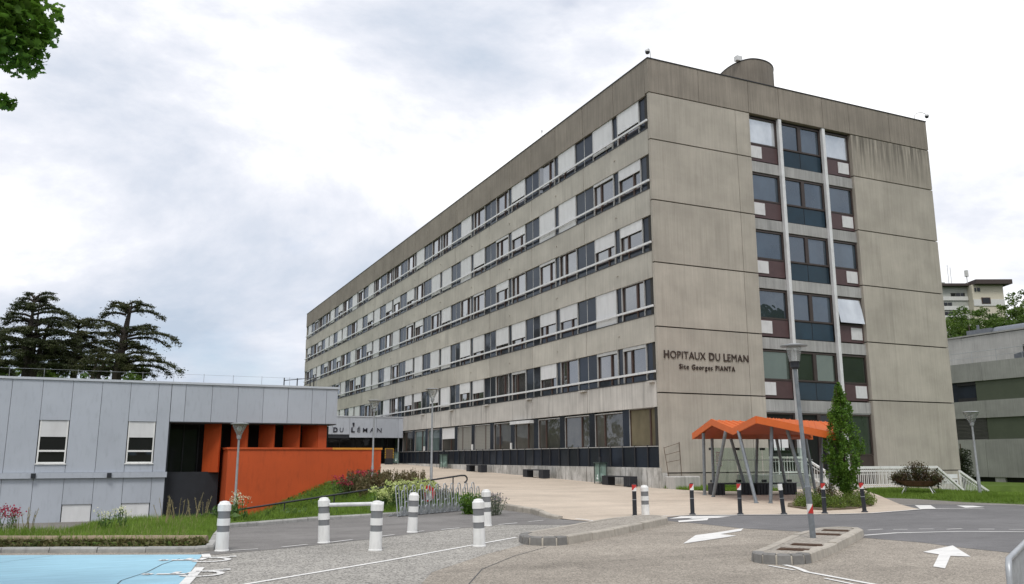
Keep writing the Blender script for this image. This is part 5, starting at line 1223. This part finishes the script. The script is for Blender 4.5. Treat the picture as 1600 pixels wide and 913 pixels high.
GST = [(.05, .02), (.25, -1.3), (.9, -2.35), (2.2, -3.0), (4.1, -3.2), (4.2, -2.4), (4.2, .02)]
q = scatter(GST, 9000); P = np.column_stack([q, plaza_z(q[:,1])]); stuff(np_obj('gable_grass', blades(P, .17, .022, .5), 'grass_blade'))
struct(MB().sheet(GST[::-1], lambda x, y: pz(x, y)+.012).build('gable_lawn', 'turf'))

# ---- flowering plants
def plant(name, label, cat, x, y, h, ns, spread, leaf_m, flower_m=None, fl=22, fs=.035, leaf=.09, nl=9, group=None, spike=False, z=None, top=.12):
    zz = float(H(x, y)) if z is None else z
    t = thing(name, label, cat, (x, y, zz), group)
    st = MB(); L = []; Fl = []
    for k in range(ns):
        a = random.uniform(0, 6.28); r_ = spread*math.sqrt(random.random()); hh = h*random.uniform(.7, 1.08)
        b = Vector((r_*.35*math.cos(a), r_*.35*math.sin(a), -.05)); tp = Vector((r_*math.cos(a), r_*math.sin(a), hh)); md = b.lerp(tp, .55)+Vector((random.uniform(-.03, .03), random.uniform(-.03, .03), 0))
        st.tube([tuple(b), tuple(md), tuple(tp)], [.008, .007, .004], 4, caps=False)
        f = RNG.uniform(.05, .92, nl)[:,None]; L.append(np.array(b)*(1-f)+np.array(tp)*f+RNG.normal(0, .035, (nl, 3)))
        if flower_m:
            if spike: g = RNG.uniform(.72, 1.0, fl)[:,None]; Fl.append(np.array(b)*(1-g)+np.array(tp)*g+RNG.normal(0, .014, (fl, 3)))
            else: Fl.append(np.array(tp)+RNG.normal(0, 1, (fl, 3))*np.array([top*.45, top*.45, top*.35]))
    st.build('stem', leaf_m, t, world=False)
    np_obj('foliage', leaves(np.concatenate(L), leaf, .1, .42), leaf_m, t)
    if flower_m: stuff_flowers = np_obj('flowers', leaves(np.concatenate(Fl), fs, .0, .9), flower_m, t); stuff_flowers['kind'] = 'stuff'
    return t
def at_px(px, depth):
    # plan position on the picture column px at a given distance from the camera
    dx = (px-800)/1317.7; return (CAM[0]+depth*(fx*.981+rx*dx), CAM[1]+depth*(fy*.981+ry*dx))
for i, (px, lb) in enumerate(((8, 'leftmost clump of red valerian on the lawn edge'), (22, 'red valerian second from the left on the lawn edge'), (36, 'tall red valerian third from the left on the lawn edge'), (52, 'red valerian rightmost of the red clumps on the lawn edge'))):
    x, y = at_px(px, 18.9+random.uniform(-.3, .3)); plant('red_valerian', lb, 'flower', x, y, .48, 5, .16, 'plant_leaf', 'petal_red', 34, .035, .07, 10, 'red valerian clumps')
for px, d, h, lb in ((198, 19.2, .42, 'pale flowering plant left on the lawn edge before the shuttered window'), (222, 19.4, .45, 'pale flowering plant right on the lawn edge before the shuttered window'), (398, 22.4, .62, 'white valerian beside the strip kerb in front of the orange wall'), (388, 22.8, .5, 'small white valerian just left of the taller one by the strip kerb')):
    x, y = at_px(px, d); plant('white_valerian', lb, 'flower', x, y, h, 6, .2, 'plant_leaf', 'petal_white', 18, .034, .08, 12, 'white valerian plants')
for px in (75, 90, 330, 345, 300): 
    pass
for k, (px, d) in enumerate(((68, 19.2), (86, 19.0), (305, 21.5), (325, 22.2), (342, 23.0), (285, 21.0))):
    x, y = at_px(px, d); plant('dry_grass_tuft', ['dry seed-head grass left of the low window', 'dry seed-head grass right of the red valerian', 'dry grass tuft before the dark gate', 'dry grass tuft right of the dark gate', 'tall dry grass tuft at the orange wall corner', 'dry grass tuft at the grey building corner'][k], 'grass tuft', x, y, .62 if k > 1 else .5, 6, .3, 'grass_dry', 'grass_dry', 12, .016, .05, 1, 'dry grass tufts', spike=True)
x, y = at_px(375, 22.4); plant('leafy_weed', 'round leafy green weed by the strip kerb left of the white valerian', 'plant', x, y, .34, 26, .38, 'plant_leaf', None, leaf=.12, nl=14)
wv = [(600, 25.6), (612, 26.2), (625, 25.9), (640, 26.5), (652, 27.0), (662, 26.4), (675, 27.2), (618, 27.4), (645, 27.8), (668, 28.2)]
for k, (px, d) in enumerate(wv):
    x, y = at_px(px, d+.7); plant('lime_valerian', 'pale lime flowering plant in the bed behind the bicycle rack', 'flower', x, y, random.uniform(.62, .85), 12, .30, 'plant_leaf', 'petal_lime', 34, .058, .11, 12, 'lime flowers behind the rack')
for k in range(16):
    px = 556+7.2*k; d = random.uniform(34.5, 38.5); x, y = at_px(px, d); plant('russet_grass', 'russet upright grass clump between the orange wall and the plaza', 'grass clump', x, y, random.uniform(.7, .95), 22, .38, 'russet_grass', 'russet_grass', 10, .05, .16, 8, 'russet grass clumps', spike=True)
for k, (px, d) in enumerate(((552, 36), (566, 37), (577, 36.4), (540, 37), (585, 37))):
    x, y = at_px(px, d); plant('red_flowering_plant', ['second from the left of the red flowering plants at the orange wall foot', 'middle one of the red flowering plants at the orange wall foot', 'red flowering plant just left of the lamp at the orange wall end', 'leftmost of the red flowering plants at the orange wall foot', 'rightmost red flowering plant at the end of the orange wall'][k], 'flower', x, y, random.uniform(.75, 1.0), 10, .4, 'plant_leaf', 'petal_red', 18, .05, .12, 10, 'red flowers by the orange wall')
for k, (px, d) in enumerate(((680, 29.5), (692, 30), (700, 28.8))):
    x, y = at_px(px, d); plant('sage_bush', ['leftmost grey-green sage bush under the handrail end', 'grey-green sage bush farthest back under the handrail end', 'rightmost grey-green sage bush under the handrail end'][k], 'shrub', x, y, .6, 16, .3, 'sage_leaf', 'petal_mauve', 8, .03, .10, 12, 'sage bushes', spike=True)
for k, (px, d, lb) in enumerate(((766, 25.8, 'lavender at the right end of the bicycle rack'), (776, 26.1, 'lavender beside the plaza kerb'))):
    x, y = at_px(px, d); plant('lavender', lb, 'shrub', x, y, .62, 18, .34, 'sage_leaf', 'petal_mauve', 16, .025, .08, 10, 'lavender plants', spike=True, z=.05)
x, y = at_px(737, 26.5); plant('green_shrub', 'dense dark green shrub behind the right part of the bicycle rack', 'shrub', x, y, .75, 40, .42, 'hornbeam_leaf', None, leaf=.10, nl=22)
for k, (px, d) in enumerate(((485, 24.6), (520, 25.6), (600, 29), (560, 30))):
    x, y = at_px(px, d); plant('leafy_weed', ['leafy green plant below the handrail post nearest the barred bollards', 'leafy green plant right of the second handrail post', 'leafy green plant beside the lime flowers', 'leafy green plant on the upper bank before the russet grass'][k], 'plant', x, y, .34, 22, .40, 'plant_leaf', None, leaf=.13, nl=12, group='bank plants')

# ---- generic blob of leaves inside ellipsoids
def ellip(n, c, r, shell=.55):
    d = unit(RNG.normal(size=(n, 3))); s = RNG.uniform(shell**3, 1, (n, 1))**(1/3); return np.array(c)+d*s*np.array(r)
# ---- columnar hornbeam and the low shrub bed
TX, TY = .75, -10.05; tz = pz(TX, TY)
ct = thing('columnar_tree', 'slim columnar green tree beside the orange shelter', 'tree', (TX, TY, tz))
MB().tube([(TX, TY, tz-.1), (TX+.02, TY, tz+1.6), (TX, TY+.02, tz+3.9)], [.055, .045, .012], 8).build('trunk', 'bark', ct, True)
mb = MB()
for k in range(26):
    z = .55+.115*k; a = k*2.4; r_ = .36*math.sin(math.pi*min(1, (z+.35)/4.6))**.8
    mb.tube([(TX, TY, tz+z), (TX+r_*.6*math.cos(a), TY+r_*.6*math.sin(a), tz+z+.25), (TX+r_*math.cos(a), TY+r_*math.sin(a), tz+z+.62)], [.014, .01, .005], 5)
mb.build('branches', 'bark', ct)
L = []
prof_z = [.40, .65, 1.0, 1.6, 2.1, 2.6, 3.1, 3.5, 3.85, 4.12]; prof_r = [.10, .30, .44, .50, .47, .39, .28, .18, .09, .02]
for k in range(400):
    z = RNG.uniform(.3, 4.08); rr = np.interp(z, prof_z, prof_r)*RNG.choice([.3, .55, .8, 1.0, 1.15, 1.35]); a = RNG.uniform(0, 6.28)
    L.append(ellip(34, (TX+rr*math.cos(a)+.05*math.sin(z*4), TY+rr*math.sin(a), tz+z), (.085, .085, .20), .1))
L = np.concatenate(L)-np.array([TX, TY, tz]); np_obj('crown', leaves(L, .085, .15, .6), 'hornbeam_leaf', ct)
bedpoly = [(-2.25, -10.4), (-2.5, -11.4), (-2.1, -12.05), (-.75, -11.85), (.9, -11.0), (1.9, -10.2), (1.6, -9.3), (.2, -8.9), (-1.4, -9.5)]
struct(MB().prism(bedpoly, -.02, lambda x, y: pz(x, y)+.05).build('planting_bed', 'soil'))
names = ['spreading green ground shrub at the left tip of the bed by the shelter', 'low green shrub at the front of the bed under the columnar tree', 'low yellow-green shrub in front of the columnar tree trunk', 'low green shrub at the right end of the bed under the tree', 'low shrub at the back of the bed next to the shelter', 'small green shrub between the trunk and the shelter', 'low green shrub behind the leaning lamp post', 'small shrub at the right front of the bed']
for k, (x, y, r_, h) in enumerate(((-1.85, -11.0, .55, .30), (-1.45, -11.5, .55, .32), (-.55, -11.3, .55, .34), (.55, -10.75, .60, .42), (-.95, -10.1, .55, .42), (.1, -10.0, .5, .40), (-1.3, -10.7, .5, .36), (1.2, -10.3, .45, .44))):
    t = thing('ground_shrub', names[k], 'shrub', (x, y, pz(x, y)+.04), 'low shrubs in the bed')
    mb = MB()
    for q in range(9): a = q*.7; mb.tube([(0, 0, -.02), (r_*.8*math.cos(a), r_*.8*math.sin(a), h*.6)], .007, 4)
    mb.build('stem', 'bark', t, world=False)
    P = ellip(1500, (0, 0, h*.35), (r_, r_, h*.65), .35); P = P[P[:,2] > -.02]; P[:,2] *= 1+.35*np.sin(P[:,0]*11+P[:,1]*9); np_obj('foliage', leaves(P, .055, .25, .6), 'shrub_leaf', t)
t = thing('red_shrub', 'small red-leaved shrub in the bed behind the red-tipped bollard', 'shrub', (-.55, -10.45, .08))
mb = MB(); 
for q in range(8): mb.tube([(0, 0, 0), (.25*math.cos(q), .25*math.sin(q), .5)], .007, 4)
mb.build('stem', 'bark', t, world=False); np_obj('foliage', leaves(ellip(700, (0, 0, .45), (.34, .34, .28), .2), .06, .1, .6), 'red_shrub_leaf', t)
# planter shrub
t = thing('planter_shrub', 'reddish bushy shrub growing in the boat-shaped planter', 'shrub', (8.3, -6.7, zb+.42))
mb = MB(); P = []
for q in range(110):
    s_ = random.uniform(-1, 1); a = random.uniform(-.4, .4); b = Vector((dv.x*s_*.7, dv.y*s_*.7, .0)); hh = (1.0-.75*abs(s_)**1.2)*random.uniform(.55, 1.0); tp = b+Vector((dv.x*s_*.36+a*.6, dv.y*s_*.36+a*.4, hh))
    
    mb.tube([tuple(b), tuple(tp)], .008, 4); f = RNG.uniform(.05, 1.0, 46)[:,None]; P.append(np.array(b)*(1-f)+np.array(tp)*f+RNG.normal(0, .085, (46, 3)))
mb.build('stem', 'bark', t, world=False); np_obj('foliage', leaves(np.concatenate(P), .075, .1, .55), 'red_shrub_leaf', t)
# conifer sprig behind the gable edge
t = thing('corner_conifer', 'small dark conifer behind the right edge of the gable', 'tree', (20.6, .6, -.6))
MB().tube([(0, 0, -.2), (0, 0, 3.0)], [.08, .03], 6).build('trunk', 'bark', t, world=False); np_obj('crown', leaves(np.concatenate([ellip(260, (0, 0, 1.0+.25*k), (.55, .55, .25), .2) for k in range(7)]), .16, .2, .35), 'cedar_needle', t)

# ---- oak hanging in at the top left corner
OX, OY = -28.2, -21.2
ok = thing('oak_tree', 'oak tree whose leafy branches hang into the top left corner', 'tree', (OX, OY, float(H(OX, OY))))
oz = float(H(OX, OY)); 
MB().tube([(0, 0, -.2), (.05, .05, 2.2), (.2, -.1, 4.2), (.35, -.2, 7.5), (.3, -.1, 10.5)], [.34, .27, .22, .14, .05], 12).build('trunk', 'bark', ok, True, world=False)
limbs = [((.2, -.1, 4.4), (-24.15-OX, -23.05-OY, 6.35-oz)), ((.25, -.1, 5.4), (-24.35-OX, -23.0-OY, 6.9-oz)), ((.3, -.2, 5.0), (-2.8, 1.5, 6.8)), ((.3, -.2, 6.0), (-1.5, -3.0, 8.0)), ((.3, -.2, 6.6), (2.0, 2.4, 8.6)), ((.2, -.1, 4.6), (-24.2-OX, -22.9-OY, 5.95-oz))]
for a_, b_ in limbs:
    m_ = lerp3(a_, b_, .5); MB().tube([a_, (m_[0], m_[1], m_[2]+.25), b_], [.10, .06, .015], 8).build('limb', 'bark', ok, True, world=False)
def lobed(P, size):
    # oak leaf outline with rounded lobes, 10-gon
    N = len(P); d = unit(RNG.normal(size=(N, 3))); d[:,2] = d[:,2]*.5-.15; d = unit(d); nn = RNG.normal(size=(N, 3)); nn[:,2] += 1.2; w = unit(np.cross(d, unit(nn))); k = np.cross(d, w); s = size*RNG.uniform(.7, 1.25, (N, 1))
    out = [(-.5, 0), (-.2, .12), (-.12, .27), (.02, .17), (.14, .36), (.26, .2), (.38, .26), (.5, 0), (.38, -.26), (.26, -.2), (.14, -.36), (.02, -.17), (-.12, -.27), (-.2, -.12)]
    return np.stack([P+d*s*u_+w*s*v_+k*s*abs(v_)*.35 for u_, v_ in out], 1)
cl = [(-24.25, -23.0, 6.5, .42), (-24.0, -22.95, 6.2, .34), (-23.85, -23.0, 6.35, .26), (-24.15, -22.9, 5.95, .34), (-23.95, -22.9, 5.78, .24), (-24.3, -22.9, 6.1, .4), (-23.75, -23.05, 6.10, .16), (-24.05, -23.0, 6.62, .28), (-24.5, -22.9, 6.5, .5), (-24.6, -22.85, 6.0, .4), (-23.82, -22.98, 5.95, .17), (-24.06, -22.72, 5.37, .12), (-24.3, -22.75, 5.45, .14)]
P = np.concatenate([ellip(int(1500*r_*r_)+14, (x-OX+.15*rx, y-OY+.15*ry, z-oz), (r_, r_, r_*.8), .1) for x, y, z, r_ in cl])
along = []
for a_, b_ in (limbs[0], limbs[1], limbs[5]):
    tw = MB()
    for f in np.linspace(.38, .98, 9):
        p = lerp3(a_, b_, f); c = (p[0]+random.uniform(-.45, .25), p[1]+random.uniform(-.4, .5), p[2]+random.uniform(-.05, .55)+.2*(1-abs(2*f-1)))
        tw.tube([p, c], [.02, .006], 5); along.append(ellip(150, c, (.46, .46, .36), .1))
    tw.build('twigs', 'bark', ok, world=False)
P = np.concatenate([P]+along)
np_obj('leaf_spray', lobed(P, .125), 'oak_leaf', ok)
P = np.concatenate([ellip(520, (random.uniform(-3.0, 1.6), random.uniform(-2.2, 3.0), random.uniform(6.3, 10.6)), (1.1, 1.1, .8), .3) for _ in range(16)])
np_obj('crown', leaves(P, .16, .2, .6), 'oak_leaf', ok)

# ---- cedars behind the grey building
PX = .0759                                   # metres per picture unit where the cedars stand
def cedar(label, px, d, top_y, trunks, limbs, extra, m):
    """limbs: (y on trunk, tip dx, tip y) read off the silhouette; each also gets partners turned in depth"""
    x, y = at_px(px, d); base = float(H(x, y)); k = d/100.0
    zof = lambda yy: 1.65+(715.5-yy)*PX*k*1.02-base
    t = thing('cedar_tree', label, 'tree', (x, y, base), 'cedars behind the grey building')
    tr = MB()
    for pts in trunks:
        P = [(rx*u*PX*k, ry*u*PX*k, zof(yy)) for u, yy in pts]; n = len(P); tr.tube(P, [(.55*(1-i/(n-1))**.8+.06)*(1 if pts is trunks[0] else .6) for i in range(n)], 8)
    tr.build('trunk', 'cedar_bark', t, True, world=False)
    lm = MB(); FL = []
    def limb(y0, dx, y1, az):
        ca, sa = math.cos(az), math.sin(az); L = abs(dx)*PX*k; sg = 1 if dx > 0 else -1
        d3 = Vector((sg*(rx*ca)+fx*sa, sg*(ry*ca)+fy*sa, 0)).normalized(); pn = Vector((-d3.y, d3.x, 0))
        a = Vector((0, 0, zof(y0+4))); b = Vector((0, 0, zof(y1)))+d3*L; md = a.lerp(b, .55)+Vector((0, 0, .10*L+.25))
        path = [a, a.lerp(md, .5)+Vector((0, 0, .03*L)), md, md.lerp(b, .5)+Vector((0, 0, .05*L)), b]
        lm.tube([tuple(p) for p in path], [.16, .13, .10, .06, .02], 5, caps=False)
        nb = max(5, int(L*2.6))
        for q in range(nb):
            u = .22+.78*(q+random.random())/nb; v = u*4; i0 = min(3, int(v)); p = path[i0].lerp(path[i0+1], v-i0)
            for side in (-1, 1):
                w = random.uniform(.15, 1.0)*(.25+.22*L*(1.15-u)); c = p+pn*w*side+d3*random.uniform(.0, .5)+Vector((0, 0, .10-.10*w))
                lm.tube([tuple(p), tuple(p.lerp(c, .6)+Vector((0, 0, .06))), tuple(c)], [.035, .02, .008], 3, caps=False)
                n = random.randint(16, 30); f = RNG.uniform(.15, 1.1, (n, 1)); Q = np.array(p)*(1-f)+np.array(c)*f+RNG.normal(0, 1, (n, 3))*np.array([.20, .20, .055]); FL.append(Q)
                if random.random() < .5+.5*u:   # sprays hanging from the edge of the plate
                    n = random.randint(5, 12); e_ = RNG.uniform(0, 1, (n, 1)); FL.append(np.array(c)+RNG.normal(0, .13, (n, 3))-e_*np.array([0, 0, random.uniform(.3, .95)])*(.4+.6*u))
    for y0, dx, y1 in limbs:
        limb(y0, dx, y1, random.uniform(-.35, .35))
    for y0, L0, y1, n in extra:
        for q in range(n): limb(y0+random.uniform(-3, 3), random.choice([-1, 1])*L0*random.uniform(.6, 1.05), y1+random.uniform(-3, 4), random.choice([-1, 1])*random.uniform(.5, 1.5))
    lm.build('limbs', 'cedar_bark', t, world=False)
    np_obj('crown', leaves(np.concatenate(FL), .27, .25, .34), m, t); return t
cedar('flat-topped cedar with widely spaced drooping limbs, rightmost of the cedars', 200, 98, 481, [[(-8, 720), (-6, 590), (0, 535), (4, 505), (8, 483)], [(-28, 720), (-34, 590), (-20, 560)]],
      [(484, -24, 486), (483, 22, 485), (490, 38, 490), (494, 56, 508), (497, -38, 509), (490, -26, 494), (520, -62, 516), (527, 45, 521), (532, 86, 545), (536, 64, 548), (534, -46, 532), (545, -34, 545), (552, 42, 556), (560, -52, 560), (560, 70, 574), (572, 99, 592), (575, -60, 580), (580, 78, 594), (585, -40, 592)],
      [(490, 26, 492, 4), (527, 50, 528, 6), (548, 45, 552, 5), (568, 60, 576, 7), (582, 60, 590, 6)], 'cedar_needle_light')
cedar('tall twin-stemmed cedar with tiered limbs, leftmost of the tall cedars', 54, 100, 467, [[(0, 720), (0, 590), (0, 530), (1, 470)], [(4, 720), (8, 590), (9, 530), (10, 476)], [(10, 600), (22, 540), (32, 500)]],
      [(470, -14, 470), (472, 28, 470), (476, -18, 480), (478, 40, 480), (484, -30, 486), (487, -44, 500), (488, 34, 492), (492, 50, 500), (497, 78, 514), (500, -40, 508), (508, -42, 522), (510, 60, 516), (516, 82, 528), (520, -44, 532), (524, -60, 538), (528, 66, 536), (534, 88, 545), (538, -62, 548), (544, 70, 556), (550, -64, 560), (556, 92, 566), (562, -66, 574), (568, 84, 580), (575, -60, 588), (580, 90, 592)],
      [(476, 18, 480, 3), (490, 34, 494, 5), (508, 44, 514, 6), (528, 56, 536, 8), (546, 62, 554, 9), (562, 66, 572, 10), (578, 66, 588, 10)], 'cedar_needle')
cedar('dense dark cedar filling the gap between the two tall cedars', 128, 106, 505, [[(0, 720), (0, 590), (0, 508)], [(20, 720), (30, 590), (38, 545)]],
      [(507, -20, 512), (508, 26, 514), (516, -34, 524), (518, 40, 524), (528, -44, 536), (530, 50, 538), (542, -52, 550), (545, 56, 552), (556, -58, 566), (560, 60, 568), (572, -60, 582), (576, 62, 584)],
      [(514, 24, 518, 5), (530, 38, 536, 8), (548, 50, 554, 10), (564, 56, 572, 12), (580, 58, 590, 12)], 'cedar_needle_light')
cedar('low broad cedar cut by the left edge of the picture', -2, 108, 530, [[(0, 720), (0, 590), (0, 534)]],
      [(532, 20, 536), (538, 34, 546), (550, 44, 558), (562, 50, 570), (574, 54, 584)], [(536, 22, 540, 5), (552, 40, 558, 8), (568, 48, 576, 10), (582, 50, 590, 10)], 'cedar_needle')

# ---- wooded hill on the right
protos = []
for v in range(5):
    t = thing('hillside_tree', 'leafy green tree on the wooded hillside behind the annex', 'tree', (0, 0, 0), 'hillside trees')
    hh = 7.5+v*.9; MB().tube([(0, 0, -1), (.2, .1, hh*.5), (0, 0, hh*.85)], [.22, .15, .04], 6).build('trunk', 'bark', t, world=False)
    P = []
    for k in range(34):
        a = random.uniform(0, 6.28); z = random.uniform(.22, 1.0); rr = (.36+.12*v*.2)*hh*math.sqrt(max(0, 1-((z-.55)/.52)**2))*random.uniform(.45, 1.0)
        P.append(ellip(58, (rr*math.cos(a), rr*math.sin(a), hh*z), (.95, .95, .62), .25))
    np_obj('crown', leaves(np.concatenate(P), .46, .35, .7), 'hill_leaf', t); protos.append(t)
spots = []
for row in range(9):
    d = 128+12*row
    for px in np.arange(1462, 1660, 34 if row < 4 else 27):
        spots.append((px+random.uniform(-10, 10)+(row % 2)*14, d+random.uniform(-5, 5)))
used = [False]*5
for i, (px, d) in enumerate(spots):
    x, y = at_px(px, d); k = i % 5
    o = protos[k] if not used[k] else copy_tree(protos[k]); used[k] = True
    o.location = (x, y, float(H(x, y))-.4); o.rotation_euler = (0, 0, random.uniform(0, 6.28)); s_ = random.uniform(.7, 1.05); o.scale = (s_, s_, s_*random.uniform(.85, 1.1))

# ---- tall broadleaf trees behind the cedars, mirrored in the lower windows of the slab
for k, (x, y) in enumerate(((-26, 112), (-33, 104), (-38, 116), (-44, 104), (-49, 118), (-29, 126), (-36, 132), (-55, 108), (-62, 120), (-24, 138), (-42, 140))):
    o = copy_tree(protos[k % 5]); o.name = 'background_tree'; o['label'] = 'tall broadleaf tree behind the cedars beyond the grey building'; o['group'] = 'broadleaf trees behind the cedars'
    o.location = (x, y, float(H(x, y))-.5); o.rotation_euler = (0, 0, k*1.3); o.scale = (1.75, 1.75, 1.75+.06*(k % 4))
